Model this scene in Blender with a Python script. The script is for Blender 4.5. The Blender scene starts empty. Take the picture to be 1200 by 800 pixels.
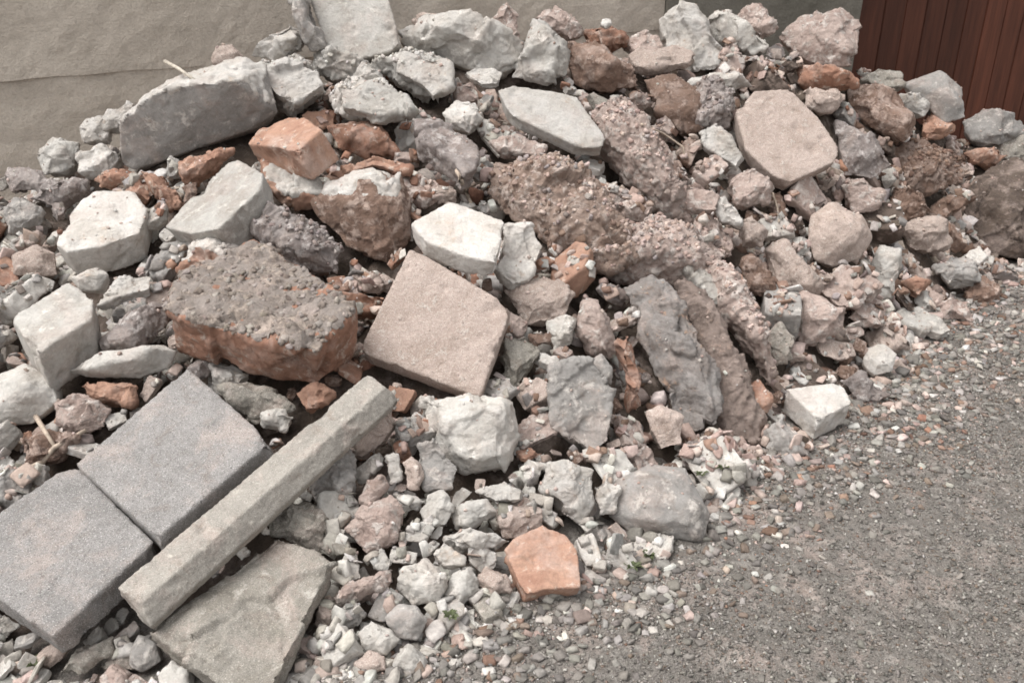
import bpy, bmesh, math, random, time
import numpy as np
from mathutils import Vector, Matrix
from mathutils.bvhtree import BVHTree

random.seed(7)
rng = np.random.default_rng(11)
R = math.radians
scene = bpy.context.scene
COL = scene.collection

# ------------------------------------------------------------------ camera
CAM_H, PITCH, FPX = 1.65, R(25.0), 1039.0
cp, sp = math.cos(PITCH), math.sin(PITCH)
cam_data = bpy.data.cameras.new('camera')
cam_data.sensor_width = 36.0
cam_data.lens = 36.0 * FPX / 1200.0
cam_data.clip_start, cam_data.clip_end = 0.05, 400
cam = bpy.data.objects.new('camera', cam_data)
cam.location = (0, 0, CAM_H)
cam.rotation_euler = (R(90) - PITCH, 0, 0)
COL.objects.link(cam)
scene.camera = cam
EYE = Vector((0, 0, CAM_H))


def ray(x, y):
    u, v = (x - 600) / FPX, (400 - y) / FPX
    return Vector((u, cp + v * sp, -sp + v * cp))


def project(p):
    d = p - EYE
    z = d.y * cp - d.z * sp
    v = d.y * sp + d.z * cp
    return 600 + FPX * d.x / z, 400 - FPX * v / z, z


def ground_pt(x, y):
    d = ray(x, y)
    return EYE + d * (CAM_H / -d.z)


# ------------------------------------------------------------------ numpy noise
def _hash(ix, iy, iz, seed):
    h = (ix.astype(np.uint32) * np.uint32(374761393) + iy.astype(np.uint32) * np.uint32(668265263)
         + iz.astype(np.uint32) * np.uint32(2147483647) + np.uint32((seed * 974711 + 12345) & 0xffffffff))
    h = (h ^ (h >> np.uint32(13))) * np.uint32(1274126177)
    h = (h ^ (h >> np.uint32(16))) * np.uint32(2246822519)
    h = h ^ (h >> np.uint32(13))
    return h.astype(np.float64) / 4294967295.0


def vnoise(p, seed=0):
    i = np.floor(p).astype(np.int64)
    f = p - i
    f = f * f * f * (f * (f * 6 - 15) + 10)
    out = 0
    for dx in (0, 1):
        for dy in (0, 1):
            for dz in (0, 1):
                w = ((f[:, 0] if dx else 1 - f[:, 0]) * (f[:, 1] if dy else 1 - f[:, 1])
                     * (f[:, 2] if dz else 1 - f[:, 2]))
                out = out + w * _hash(i[:, 0] + dx, i[:, 1] + dy, i[:, 2] + dz, seed)
    return out * 2 - 1


def fbm(p, octs=3, seed=0, gain=0.5):
    a, s, tot = 1.0, 0, 0
    for k in range(octs):
        s = s + a * vnoise(p * (2.03 ** k) + 17.3 * k, seed + k)
        tot += a
        a *= gain
    return s / tot * 1.5


def worley(p, seed=0, facet=False):
    """distance to the nearest cell point and that cell's own random value (or the height of its own tilted plane)"""
    i = np.floor(p).astype(np.int64)
    best = np.full(len(p), 9.0)
    val = np.zeros(len(p))
    for dx in (-1, 0, 1):
        for dy in (-1, 0, 1):
            for dz in (-1, 0, 1):
                c = i + np.array([dx, dy, dz])
                q = np.stack([_hash(c[:, 0], c[:, 1], c[:, 2], seed + s) for s in (1, 2, 3)], 1)
                df = c + q - p
                d = np.sqrt((df ** 2).sum(1))
                m = d < best
                if facet:
                    v = ((q[:, [1, 2, 0]] - .5) * df).sum(1) * 2 + .35 * (_hash(c[:, 0], c[:, 1], c[:, 2], seed + 7) - .5)
                else:
                    v = _hash(c[:, 0], c[:, 1], c[:, 2], seed + 7)
                val = np.where(m, v, val)
                best = np.where(m, d, best)
    return best, val


# ------------------------------------------------------------------ pile height field
TOE_PX = [(-250, 860), (-60, 840), (200, 835), (330, 825), (470, 800), (580, 735), (720, 680), (850, 612), (925, 545),
          (1015, 478), (1100, 402), (1190, 330), (1280, 290)]
CREST = [(-260, 330, 3.2), (-100, 260, 3.35), (20, 212, 3.5), (130, 165, 3.65), (260, 92, 3.85), (340, 74, 3.98), (400, 64, 4.05), (520, 40, 4.25), (650, 33, 4.35),
         (760, 56, 4.45), (830, 44, 4.55), (960, 50, 4.7), (1050, 112, 4.85), (1130, 150, 5.0), (1200, 172, 5.1), (1290, 205, 5.2)]
_toe = sorted([(g.x, g.y) for g in (ground_pt(*p) for p in TOE_PX)])
_cr = []
for x, y, Y in CREST:
    d = ray(x, y)
    p = EYE + d * (Y / d.y)
    _cr.append((p.x, p.y, p.z))
_cr.sort()
TX, TY = np.array([t[0] for t in _toe]), np.array([t[1] for t in _toe])
CX, CY, CZ = (np.array([c[k] for c in _cr]) for k in range(3))
WALL_P = Vector((-2.15, 4.0, 0))
WALL_A = math.atan2(1.42, 4.25)
WALL_D = Vector((math.cos(WALL_A), math.sin(WALL_A), 0))
WALL_N = Vector((math.sin(WALL_A), -math.cos(WALL_A), 0))      # towards the camera


def height(X, Y):
    X, Y = np.asarray(X, float), np.asarray(Y, float)
    ty, cy, cz = np.interp(X, TX, TY), np.interp(X, CX, CY), np.interp(X, CX, CZ)
    s = (Y - ty) / np.maximum(cy - ty, 0.25)
    h = np.where(s < 0, 0, np.where(s < 1, np.abs(s) ** 1.18, 1 - 0.3 * (s - 1)))
    side = np.clip((X + 3.6) / 1.0, 0, 1) * np.clip((4.3 - X) / 1.2, 0, 1)
    return np.maximum(cz * h * side, 0)


_gx, _gy = np.arange(-4, 5.01, .02), np.arange(.5, 7.01, .02)
_G = height(*np.meshgrid(_gx, _gy, indexing='ij')).tolist()


def h1(x, y):
    fx, fy = (x + 4) / .02, (y - .5) / .02
    i, j = int(fx), int(fy)
    if fx < 0 or fy < 0 or i >= len(_G) - 1 or j >= len(_G[0]) - 1:
        return 0.0
    a, b = fx - i, fy - j
    return (_G[i][j] * (1 - a) + _G[i + 1][j] * a) * (1 - b) + (_G[i][j + 1] * (1 - a) + _G[i + 1][j + 1] * a) * b


_CYT = np.interp(_gx, CX, CY).tolist()


def crest_y(x):
    return _CYT[max(0, min(len(_CYT) - 1, int((x + 4) / .02)))]


def wall_y(x):
    return WALL_P.y + (x - WALL_P.x) * math.tan(WALL_A)


def hit(x, y):
    """where the view ray through a picture point of the survey meets the pile"""
    d = ray(x, y)
    t = 1.2
    while t < 9:
        p = EYE + d * t
        if p.z <= h1(p.x, p.y):
            return p
        if p.y > crest_y(p.x) + 0.02 and p.z > 0.3:
            return p
        t += 0.01
    return EYE + d * t


def surf_normal(x, y):
    e = 0.05
    n = Vector((h1(x - e, y) - h1(x + e, y), h1(x, y - e) - h1(x, y + e), 2 * e))
    return n.normalized()


# ------------------------------------------------------------------ materials
class NT:
    def __init__(self, m):
        m.use_nodes = True
        self.t = m.node_tree
        self.t.nodes.clear()

    def n(self, typ, **kw):
        nd = self.t.nodes.new(typ)
        for k, v in kw.items():
            if k.startswith('i_'):
                key = k[2:]
                nd.inputs[int(key) if key.isdigit() else key.replace('_', ' ')].default_value = v
            else:
                setattr(nd, k, v)
        return nd

    def l(self, a, b):
        self.t.links.new(a, b)

    def mix(self, fac, a, b, blend='MIX'):
        nd = self.t.nodes.new('ShaderNodeMix')
        nd.data_type = 'RGBA'
        nd.blend_type = blend
        for s, v in ((nd.inputs[0], fac), (nd.inputs[6], a), (nd.inputs[7], b)):
            if hasattr(v, 'is_linked'):
                self.l(v, s)
            elif isinstance(v, (int, float)):
                s.default_value = v
            else:
                s.default_value = (*v, 1)
        return nd.outputs[2]

    def math(self, op, a, b=None, clamp=False):
        nd = self.t.nodes.new('ShaderNodeMath')
        nd.operation = op
        nd.use_clamp = clamp
        for s, v in ((nd.inputs[0], a), (nd.inputs[1], b)):
            if v is None:
                continue
            if hasattr(v, 'is_linked'):
                self.l(v, s)
            else:
                s.default_value = v
        return nd.outputs[0]

    def ramp(self, fac, lo, hi):
        nd = self.t.nodes.new('ShaderNodeMapRange')
        nd.clamp = True
        self.l(fac, nd.inputs[0])
        nd.inputs[1].default_value, nd.inputs[2].default_value = lo, hi
        return nd.outputs[0]


def stone_mat(name, base, alt, coat, coat_amt=0.35, speck=0.0, bump=0.5, pits=0.3, scale=1.0, rough=0.92, attr=False, dust=.5):
    """mottled rubble: base colour with patches of alt, crusts of coat, dark and light grains, pits"""
    m = bpy.data.materials.new(name)
    k = NT(m)
    out = k.n('ShaderNodeOutputMaterial')
    bs = k.n('ShaderNodeBsdfPrincipled', i_Roughness=rough)
    bs.inputs['Specular IOR Level'].default_value = 0.25
    k.l(bs.outputs[0], out.inputs[0])
    tc = k.n('ShaderNodeTexCoord')
    oi = k.n('ShaderNodeObjectInfo')
    co = k.n('ShaderNodeVectorMath', operation='ADD')
    k.l(tc.outputs['Object'], co.inputs[0])
    off = k.n('ShaderNodeVectorMath', operation='SCALE')
    k.l(oi.outputs['Location'], off.inputs[0])
    off.inputs['Scale'].default_value = 3.7
    k.l(off.outputs[0], co.inputs[1])
    P = co.outputs[0]

    def noise(sc, det=4, ro=0.6, dist=0.0):
        nd = k.n('ShaderNodeTexNoise', i_Scale=sc * scale, i_Detail=det, i_Roughness=ro, i_Distortion=dist)
        k.l(P, nd.inputs['Vector'])
        return nd.outputs[0]
    big = noise(9, 5, 0.62, 0.6)
    mid = noise(26, 6, 0.7, 0.3)
    fine = noise(120, 4, 0.75)
    grain = noise(330, 2, 0.6)
    c = k.mix(k.ramp(big, 0.42, 0.66), base, alt)
    # crusts of mortar / plaster / dirt of their own outline
    msk = k.ramp(k.math('ADD', k.math('MULTIPLY', mid, 0.7), k.math('MULTIPLY', big, 0.3)), 0.66 - coat_amt * 0.42, 0.73 - coat_amt * 0.42)
    if attr:
        at = k.n('ShaderNodeAttribute', attribute_name='coat')
        msk = k.math('MAXIMUM', k.math('MULTIPLY', msk, 0.6), k.ramp(k.math('ADD', at.outputs['Fac'], k.math('MULTIPLY', k.math('SUBTRACT', mid, 0.5), 0.9)), 0.42, 0.6))
    c = k.mix(msk, c, coat)
    # mortar dust and brown dirt dried on in patches
    d1, d2 = noise(6.5, 6, .68, .4), noise(15, 6, .72, .8)
    c = k.mix(k.math('MULTIPLY', k.ramp(d1, .50, .64), dust), c, (.42, .34, .30))
    c = k.mix(k.math('MULTIPLY', k.ramp(d2, .55, .70), dust), c, (.15, .105, .078))
    # tone: broad and fine mottling
    tone = k.math('ADD', k.math('MULTIPLY', mid, 0.55), k.math('MULTIPLY', fine, 0.5))
    tone = k.math('ADD', k.math('MULTIPLY', k.math('SUBTRACT', tone, 0.52), 1.25), 1.0)
    ob = k.math('ADD', k.math('MULTIPLY', oi.outputs['Random'], 0.26), 0.86)
    tone = k.math('MULTIPLY', tone, ob)
    sc_ = k.n('ShaderNodeVectorMath', operation='SCALE')
    k.l(c, sc_.inputs[0])
    k.l(tone, sc_.inputs['Scale'])
    c = sc_.outputs[0]
    if speck:
        c = k.mix(k.math('MULTIPLY', k.ramp(grain, 0.60, 0.66), speck), c, tuple(min(.75, v * 2.0 + .05) for v in base))
        c = k.mix(k.math('MULTIPLY', k.ramp(grain, 0.41, 0.35), speck), c, tuple(v * .35 for v in base))
    vo = k.n('ShaderNodeTexVoronoi', i_Scale=75 * scale)
    k.l(P, vo.inputs['Vector'])
    pit = k.math('MULTIPLY', k.ramp(vo.outputs['Distance'], 0.22, 0.1), k.ramp(mid, 0.5, 0.58))
    c = k.mix(k.math('MULTIPLY', pit, pits), c, tuple(v * .3 for v in base))
    k.l(c, bs.inputs['Base Color'])
    hgt = k.math('ADD', k.math('MULTIPLY', mid, 0.8), k.math('MULTIPLY', fine, 0.35))
    hgt = k.math('ADD', hgt, k.math('MULTIPLY', grain, 0.14))
    hgt = k.math('SUBTRACT', hgt, k.math('MULTIPLY', pit, 0.5 * pits))
    hgt = k.math('ADD', hgt, k.math('MULTIPLY', msk, 0.12))
    bm_ = k.n('ShaderNodeBump', i_Strength=bump, i_Distance=0.016)
    k.l(hgt, bm_.inputs['Height'])
    k.l(bm_.outputs[0], bs.inputs['Normal'])
    return m


PAL = {  # base, alt, coat
    'W': ((.515, .49, .46), (.45, .415, .375), (.42, .355, .30)),
    'P': ((.46, .44, .41), (.37, .34, .305), (.55, .52, .48)),
    'G': ((.29, .275, .26), (.235, .22, .205), (.42, .39, .36)),
    'S': ((.265, .252, .243), (.215, .205, .197), (.29, .28, .27)),
    'T': ((.42, .34, .30), (.35, .275, .235), (.48, .42, .38)),
    'K': ((.45, .36, .32), (.35, .26, .225), (.54, .48, .44)),
    'B': ((.36, .22, .16), (.285, .16, .115), (.44, .35, .29)),
    'R': ((.29, .16, .112), (.205, .115, .08), (.36, .28, .235)),
    'N': ((.235, .158, .122), (.155, .10, .076), (.38, .29, .245)),
    'M': ((.30, .265, .25), (.21, .17, .155), (.46, .42, .40)),
    'L': ((.27, .25, .22), (.215, .195, .165), (.36, .335, .30)),
    'V': ((.25, .232, .22), (.19, .165, .15), (.36, .245, .18)),
    'Z': ((.24, .19, .165), (.175, .135, .115), (.34, .25, .205)),
    'Y': ((.34, .255, .21), (.235, .165, .13), (.46, .38, .335)),
    'C': ((.27, .235, .212), (.21, .175, .15), (.36, .30, .255)),
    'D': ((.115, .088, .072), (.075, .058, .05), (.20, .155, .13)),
}
MNAME = {'W': 'white plaster', 'P': 'pale limestone', 'G': 'grey concrete', 'S': 'dark granite paver', 'T': 'tan sandstone', 'K': 'pinkish stone',
         'B': 'orange brick', 'R': 'dark red brick', 'N': 'brown stone', 'M': 'mauve stone', 'L': 'lichen grey concrete', 'D': 'dark brown stone', 'Y': 'crumbly brown masonry', 'V': 'rust stained grey stone', 'Z': 'layered brown stone', 'C': 'grey mortar'}
MAT = {}
for key, (b, a, c) in PAL.items():
    kw = dict(coat_amt=.30, dust=.42)
    if key == 'S': kw = dict(coat_amt=.0, speck=.8, bump=.8, pits=.5, dust=.42)
    if key == 'W': kw = dict(coat_amt=.2, bump=.7, pits=.1, dust=.36)
    if key == 'P': kw = dict(coat_amt=.28, bump=.6, pits=.12, dust=.34)
    if key == 'T': kw = dict(coat_amt=.25, speck=.5, bump=.7, pits=.6, dust=.45)
    if key == 'L': kw = dict(coat_amt=.3, speck=.6, bump=.6, pits=.15)
    if key == 'B': kw = dict(coat_amt=.26, bump=.45, pits=.15)
    if key in 'VZ': kw = dict(coat_amt=.2, bump=.9, pits=.1, dust=.5)
    if key in 'NDKMCY': kw = dict(coat_amt=.36, bump=.9, pits=.12)
    MAT[key] = stone_mat(MNAME[key], b, a, c, **kw)

def island_mat(name, bump=.5):
    """colour per pebble from its own attribute, mottled"""
    m = bpy.data.materials.new(name)
    k = NT(m)
    out = k.n('ShaderNodeOutputMaterial')
    bs = k.n('ShaderNodeBsdfPrincipled', i_Roughness=.93)
    bs.inputs['Specular IOR Level'].default_value = 0.2
    k.l(bs.outputs[0], out.inputs[0])
    at = k.n('ShaderNodeAttribute', attribute_name='tint')
    tc = k.n('ShaderNodeTexCoord')
    a = k.n('ShaderNodeTexNoise', i_Scale=70, i_Detail=5, i_Roughness=.7)
    k.l(tc.outputs['Object'], a.inputs['Vector'])
    f = k.math('ADD', k.math('MULTIPLY', k.math('SUBTRACT', a.outputs[0], .5), 1.3), 1.0)
    s = k.n('ShaderNodeVectorMath', operation='SCALE')
    k.l(at.outputs['Color'], s.inputs[0])
    k.l(f, s.inputs['Scale'])
    k.l(s.outputs[0], bs.inputs['Base Color'])
    b = k.n('ShaderNodeBump', i_Strength=bump, i_Distance=.006)
    k.l(a.outputs[0], b.inputs['Height'])
    k.l(b.outputs[0], bs.inputs['Normal'])
    return m


# ------------------------------------------------------------------ object helpers
def link(name, me, mat=None, parent=None):
    o = bpy.data.objects.new(name, me)
    COL.objects.link(o)
    if mat is not None:
        if len(me.materials) == 0:
            me.materials.append(mat)
    if parent is not None:
        o.parent = parent
    return o


def tag(o, label, cat, group=None, kind=None):
    if label: o['label'] = label
    if cat: o['category'] = cat
    if group: o['group'] = group
    if kind: o['kind'] = kind
    return o


def inside(px, py, poly):
    r = False
    j = len(poly) - 1
    for i in range(len(poly)):
        xi, yi = poly[i]
        xj, yj = poly[j]
        if (yi > py) != (yj > py) and px < (xj - xi) * (py - yi) / (yj - yi) + xi:
            r = not r
        j = i
    return r


_BB = {}


def far_bb(px, py, poly, m):
    k = id(poly)
    if k not in _BB:
        _BB[k] = (min(p[0] for p in poly), min(p[1] for p in poly), max(p[0] for p in poly), max(p[1] for p in poly))
    a, b, c, d = _BB[k]
    return px < a - m or px > c + m or py < b - m or py > d + m


def poly_dist(px, py, poly):
    if inside(px, py, poly):
        return -1.0
    best = 1e9
    for i in range(len(poly)):
        ax, ay = poly[i - 1]
        bx, by = poly[i]
        dx, dy = bx - ax, by - ay
        t = max(0, min(1, ((px - ax) * dx + (py - ay) * dy) / (dx * dx + dy * dy + 1e-9)))
        best = min(best, math.hypot(ax + t * dx - px, ay + t * dy - py))
    return best


def centroid(poly):
    return sum(p[0] for p in poly) / len(poly), sum(p[1] for p in poly) / len(poly)


# ------------------------------------------------------------------ the larger stones
# name, category, palette, form, outline, options, short name, label
# form 'blk': flat face with a thickness, tilted tc towards the camera and tr sideways; 'rok': faceted lump; fr = ridge points
H = []


def S(name, cat, mat, form, outline, short, label, **o):
    H.append(dict(name=name, cat=cat, mat=mat, form=form, poly=outline, short=short, label=label, **o))


# --- pavers, bar and slab in front
S('paving_slab', 'paving slab', 'S', 'blk', [(89, 543), (220, 430), (318, 516), (184, 630)], 'upper paver',
  'dark grey square paving slab lying higher, its corner under the long concrete bar', tc=14, tr=-4, t=0.075, lift=0.1, sb=1.0, surf='slab', clean=1)
S('paving_slab', 'paving slab', 'S', 'blk', [(-40, 625), (86, 541), (180, 634), (62, 745), (-20, 690)], 'lower paver',
  'dark grey paving slab with a chipped corner, lower of the two pavers', tc=14, tr=-4, t=0.085, lift=0.1, sb=1.0, surf='slab', clean=1)
S('concrete_slab', 'slab', 'L', 'blk', [(172, 738), (322, 622), (352, 632), (388, 662), (318, 812), (262, 812)], 'lichened slab',
  'weathered grey slab with yellowish lichen under the long bar', tc=14, tr=4, t=0.08, lift=0.08, surf='rough', clean=1)
S('concrete_chunk', 'concrete chunk', 'L', 'rok', [(318, 622), (335, 588), (368, 590), (396, 622), (392, 652), (360, 650)], 'lump behind lichened slab',
  'rough grey concrete lump against the top edge of the lichened slab', tc=45, t=.08, surf='crumb')
# --- big red lump and pink block
S('masonry_chunk', 'masonry chunk', 'R', 'blk', [(193, 362), (214, 318), (240, 304), (300, 282), (352, 306), (402, 345), (410, 368), (372, 411), (300, 398), (232, 378)], 'red mortared lump',
  'big red brick masonry lump with a crust of grey mortar on top', tc=18, tr=2, t=0.17, lift=0.15, sb=.9, coat=('axis', .5), surf='crust', cm='C')
S('stone_block', 'stone block', 'T', 'blk', [(480, 291), (500, 300), (599, 358), (596, 372), (563, 466), (452, 424), (419, 412)], 'pink square block',
  'square pinkish tan stone block with a flat pitted face, in the middle of the heap', tc=44, tr=2, t=0.09, lift=0.11, sb=1.0, surf='slab', clean=1)
# --- upper left
S('concrete_block', 'concrete block', 'G', 'rok', [(142, 196), (147, 156), (173, 112), (217, 88), (290, 68), (312, 78), (326, 132), (293, 152), (230, 175), (197, 184), (160, 199)], 'large plastered block',
  'largest grey concrete block, smooth shaded front and thick white plaster crust on top', tc=62, t=.2, lift=.05,
  fr=[(150, 158, .10), (185, 132, .15), (213, 121, .17), (290, 113, .17), (318, 130, .06)], coat=('up', .42), surf='slab', cm='W')
S('stone_slab', 'stone slab', 'P', 'blk', [(350, -35), (446, -35), (470, 52), (455, 62), (402, 74), (384, 60), (370, 20)], 'upright pale slab',
  'pale grey slab standing upright on the crest against the wall', tc=62, tr=-4, t=.09, lift=.08, surf='slab', clean=1)
S('stone_chunk', 'stone chunk', 'G', 'rok', [(333, -12), (356, -14), (372, 22), (384, 58), (364, 60), (346, 30)], 'grey wedge',
  'grey tapering stone wedge pressed to the edge of the upright pale slab', tc=60, t=.08)
S('brick_chunk', 'brick', 'B', 'blk', [(290, 168), (302, 151), (350, 133), (377, 151), (347, 178), (318, 171)], 'orange brick block',
  'broken orange brick block with pale upper face below the large plastered block', tc=16, tr=-20, t=0.13, lift=0.1, sb=1.02, surf='slab')
S('stone_block', 'stone block', 'P', 'blk', [(193, 266), (215, 240), (274, 183), (308, 203), (305, 222), (255, 268), (222, 274)], 'long pale block',
  'long pale grey stone block lying on a slant below the large plastered block', tc=24, tr=-18, t=0.13, lift=0.1, surf='slab', clean=1)
S('brick_chunk', 'brick', 'B', 'blk', [(304, 189), (318, 180), (336, 195), (385, 221), (376, 229), (330, 229), (313, 216)], 'tapering brick shard',
  'tapering brick shard with grey plaster face below the orange brick block', tc=20, t=0.06, lift=0.05, coat=('axis', .6), cm='P')
S('brick_fragment', 'brick fragment', 'B', 'rok', [(210, 191), (257, 170), (274, 175), (262, 193), (238, 205), (213, 213)], 'brick under plastered block',
  'rough orange brick fragment in the shade under the large plastered block', tc=45, t=.06, surf='crumb')
S('brick_fragment', 'brick fragment', 'B', 'rok', [(107, 211), (135, 200), (161, 200), (156, 213), (118, 221)], 'flat brick sliver',
  'flat orange brick sliver under the lower corner of the large plastered block', tc=40, t=.05)
S('brick_fragment', 'brick fragment', 'B', 'rok', [(162, 199), (195, 201), (208, 220), (213, 238), (196, 248), (178, 222)], 'jagged brick fragment',
  'jagged orange brick fragment pointing down beside the long pale block', tc=45, t=.06, surf='crumb')
S('stone_chunk', 'stone chunk', 'W', 'blk', [(62, 283), (82, 262), (80, 243), (112, 223), (158, 223), (173, 245), (165, 272), (120, 288), (78, 295)], 'white flat boulder',
  'broad white stone with a flat top between the jagged brick fragment and the pile edge', tc=24, tr=4, t=0.13, lift=0.1, surf='slab')
S('stone_chunk', 'stone chunk', 'P', 'rok', [(38, 184), (62, 160), (92, 168), (90, 195), (52, 206)], 'pale stone by the wall foot',
  'pale rounded stone at the low end of the crest by the wall', tc=45, t=.08)
S('plaster_chunk', 'plaster chunk', 'W', 'rok', [(92, 148), (108, 134), (128, 140), (124, 163), (97, 168)], 'white plaster lump by wall',
  'small white plaster lump resting at the wall just beyond the flat brick sliver', tc=45, t=.07)
S('stone_chunk', 'stone chunk', 'W', 'rok', [(88, 181), (124, 167), (143, 184), (122, 205), (94, 202)], 'white stone beside plastered block',
  'lumpy white stone touching the lower corner of the large plastered block', tc=40, t=.07)
S('plaster_chunk', 'plaster chunk', 'W', 'rok', [(115, 138), (150, 119), (168, 124), (148, 150), (122, 152)], 'plaster wedge',
  'white plaster wedge leaning on the upper edge of the large plastered block', tc=42, t=.06)
S('stone', 'stone', 'T', 'rok', [(246, 68), (253, 54), (272, 52), (286, 66), (268, 76), (250, 76)], 'round crest stone',
  'small round cream stone sitting on top of the large plastered block', tc=45, t=.06, surf='smooth')
S('plaster_chunk', 'plaster chunk', 'W', 'rok', [(293, 66), (330, 50), (347, 33), (355, 35), (356, 56), (320, 73)], 'pointed plaster piece',
  'pale pinkish plaster piece with an upturned point, on the crest by the wall', tc=45, t=.05)
S('plaster_chunk', 'plaster chunk', 'P', 'rok', [(296, 82), (345, 66), (372, 80), (378, 112), (338, 132), (316, 122)], 'crumbling plaster bed',
  'crumbling pale plaster lump spilling off the end of the large plastered block', tc=45, t=.08, surf='crust')
S('stone_chunk', 'stone chunk', 'M', 'rok', [(8, 196), (50, 200), (76, 216), (54, 232), (10, 226)], 'brownish end stone',
  'brownish grey stone at the low end of the pile under the pale rounded stone', tc=45, t=.09)
S('stone_chunk', 'stone chunk', 'G', 'rok', [(4, 240), (30, 230), (54, 250), (50, 268), (8, 275)], 'grey end stone',
  'grey stone just beyond the broad white stone, at the pile end', tc=45, t=.09)
S('stone_chunk', 'stone chunk', 'T', 'rok', [(14, 300), (44, 284), (66, 296), (68, 322), (34, 328), (14, 322)], 'tan stone beside white boulder',
  'white and tan stone with rounded top wedged beside the broad white stone', tc=42, t=.09, surf='smooth')
S('stone_block', 'stone block', 'P', 'blk', [(12, 372), (80, 329), (110, 349), (108, 373), (44, 413), (22, 385)], 'pale block with holes',
  'pale grey block with a flat top, a few small holes and a dark shaded front', tc=12, tr=4, t=0.17, lift=0.13, surf='slab', clean=1)
S('stone', 'stone', 'W', 'rok', [(83, 326), (112, 313), (127, 322), (114, 340), (92, 340)], 'white stone on block',
  'knobbly white stone perched on the back edge of the pale block with holes', tc=45, t=.05, lift=.07, surf='smooth')
S('plaster_shard', 'plaster shard', 'W', 'blk', [(112, 359), (136, 326), (178, 321), (176, 339), (140, 347)], 'white flat shard',
  'thin white flat shard next to the pale block with holes', tc=24, t=0.035, lift=0.07)
S('stone_chunk', 'stone chunk', 'M', 'rok', [(115, 400), (150, 366), (180, 352), (199, 356), (190, 396), (166, 416), (126, 416)], 'mauve grey stone',
  'mauve grey stone with a pitted dark underside beside the big red masonry lump', tc=48, t=.09, surf='crumb')
S('plaster_chunk', 'plaster chunk', 'P', 'rok', [(72, 436), (120, 420), (160, 424), (190, 404), (210, 411), (196, 431), (165, 446), (100, 447)], 'lumpy plaster ribbon',
  'long lumpy ribbon of pale plaster under the mauve grey stone', tc=45, t=.06, surf='smooth')
S('stone', 'stone', 'P', 'rok', [(-14, 440), (30, 424), (62, 445), (68, 470), (40, 498), (-14, 500)], 'smooth pale boulder',
  'smooth pale rounded stone in the hollow above the lower paver', tc=50, t=.1, surf='smooth')
S('brick_fragment', 'brick fragment', 'B', 'rok', [(95, 452), (130, 446), (162, 452), (156, 474), (118, 474)], 'orange clay fragment',
  'orange clay fragment tucked under the lumpy plaster ribbon', tc=45, t=.05)
S('stone_chunk', 'stone chunk', 'K', 'rok', [(60, 472), (92, 458), (130, 480), (122, 500), (84, 510), (62, 500)], 'layered pinkish stone',
  'pinkish brown stone just above the upper edge of the pavers', tc=45, t=.07)
S('stone_chunk', 'stone chunk', 'N', 'rok', [(22, 512), (60, 500), (94, 512), (70, 540), (26, 548)], 'brown stone above lower paver',
  'brown stone lying along the top edge of the lower paver', tc=45, t=.07, surf='crumb')
S('brick_chunk', 'brick', 'B', 'rok', [(208, 318), (222, 290), (246, 280), (284, 292), (280, 312), (240, 330)], 'orange and white lump',
  'orange and white lump sitting on the back corner of the big red masonry lump', tc=45, t=.09, lift=.05, coat=('up', .6), cm='W')
S('masonry_chunk', 'masonry chunk', 'M', 'rok', [(276, 268), (318, 246), (366, 252), (402, 290), (396, 322), (350, 318), (300, 290)], 'crumbly grey mortar mass',
  'crumbly grey mortar mass behind the big red masonry lump', tc=42, t=.09, surf='crust')
S('stone_chunk', 'stone chunk', 'L', 'rok', [(250, 452), (290, 446), (330, 460), (346, 478), (300, 500), (262, 480)], 'greenish stone under red lump',
  'greenish grey stone between the big red masonry lump and the upper paver', tc=45, t=.07)
S('stone_chunk', 'stone chunk', 'P', 'rok', [(296, 480), (330, 474), (348, 488), (334, 506), (310, 500)], 'small stone at paver corner',
  'small pale stone touching the upper paver corner beside the bar', tc=40, t=.06)
S('brick_fragment', 'brick fragment', 'B', 'rok', [(345, 460), (372, 448), (392, 460), (384, 474), (356, 482)], 'brick chip behind bar',
  'small orange brick chip right behind the long concrete bar', tc=45, t=.05)
# --- centre top
S('plaster_chunk', 'plaster chunk', 'W', 'rok', [(384, 112), (410, 98), (450, 97), (482, 114), (486, 134), (440, 141), (396, 137)], 'pale plaster cap',
  'pale plaster chunk capping the dark red brick near the crest', tc=42, t=.07, surf='crust')
S('brick_chunk', 'brick', 'R', 'rok', [(384, 145), (430, 139), (456, 156), (471, 182), (430, 187), (394, 176)], 'dark red brick',
  'dark red brick chunk sticking out under the pale plaster cap', tc=50, t=.09, lift=.03)
S('plaster_chunk', 'plaster chunk', 'P', 'rok', [(428, 78), (470, 62), (512, 62), (531, 74), (527, 100), (505, 115), (462, 96)], 'crumbly crest plaster',
  'crumbly white grey plaster lump below the foot of the upright pale slab', tc=42, t=.08, surf='crust')
S('stone_boulder', 'boulder', 'P', 'rok', [(468, 46), (486, 28), (522, 18), (575, 30), (616, 50), (606, 80), (580, 89), (530, 72), (482, 62)], 'pale crest boulder',
  'broad pale boulder with a rounded back lying on the crest', tc=45, t=.14, surf='rough')
S('stone_slab', 'stone slab', 'P', 'rok', [(598, 92), (608, 58), (624, 22), (640, 28), (669, 48), (666, 92), (640, 102)], 'triangular pale slab',
  'triangular pale grey slab leaning against the pale boulder on the crest', tc=60, t=.07, lift=.06)
S('brick_fragment', 'brick fragment', 'K', 'rok', [(575, 22), (594, 2), (610, 20), (606, 48), (582, 34)], 'pointed crest stone',
  'pointed pinkish stone rising above the crest behind the triangular slab', tc=55, t=.07)
S('brick_chunk', 'brick', 'N', 'rok', [(666, 50), (690, 45), (722, 66), (746, 88), (750, 102), (702, 110), (672, 97)], 'hollow brown chunk',
  'brown stone chunk with a hollow face, next to the triangular pale slab', tc=58, t=.1, lift=.02, surf='rough')
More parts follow.
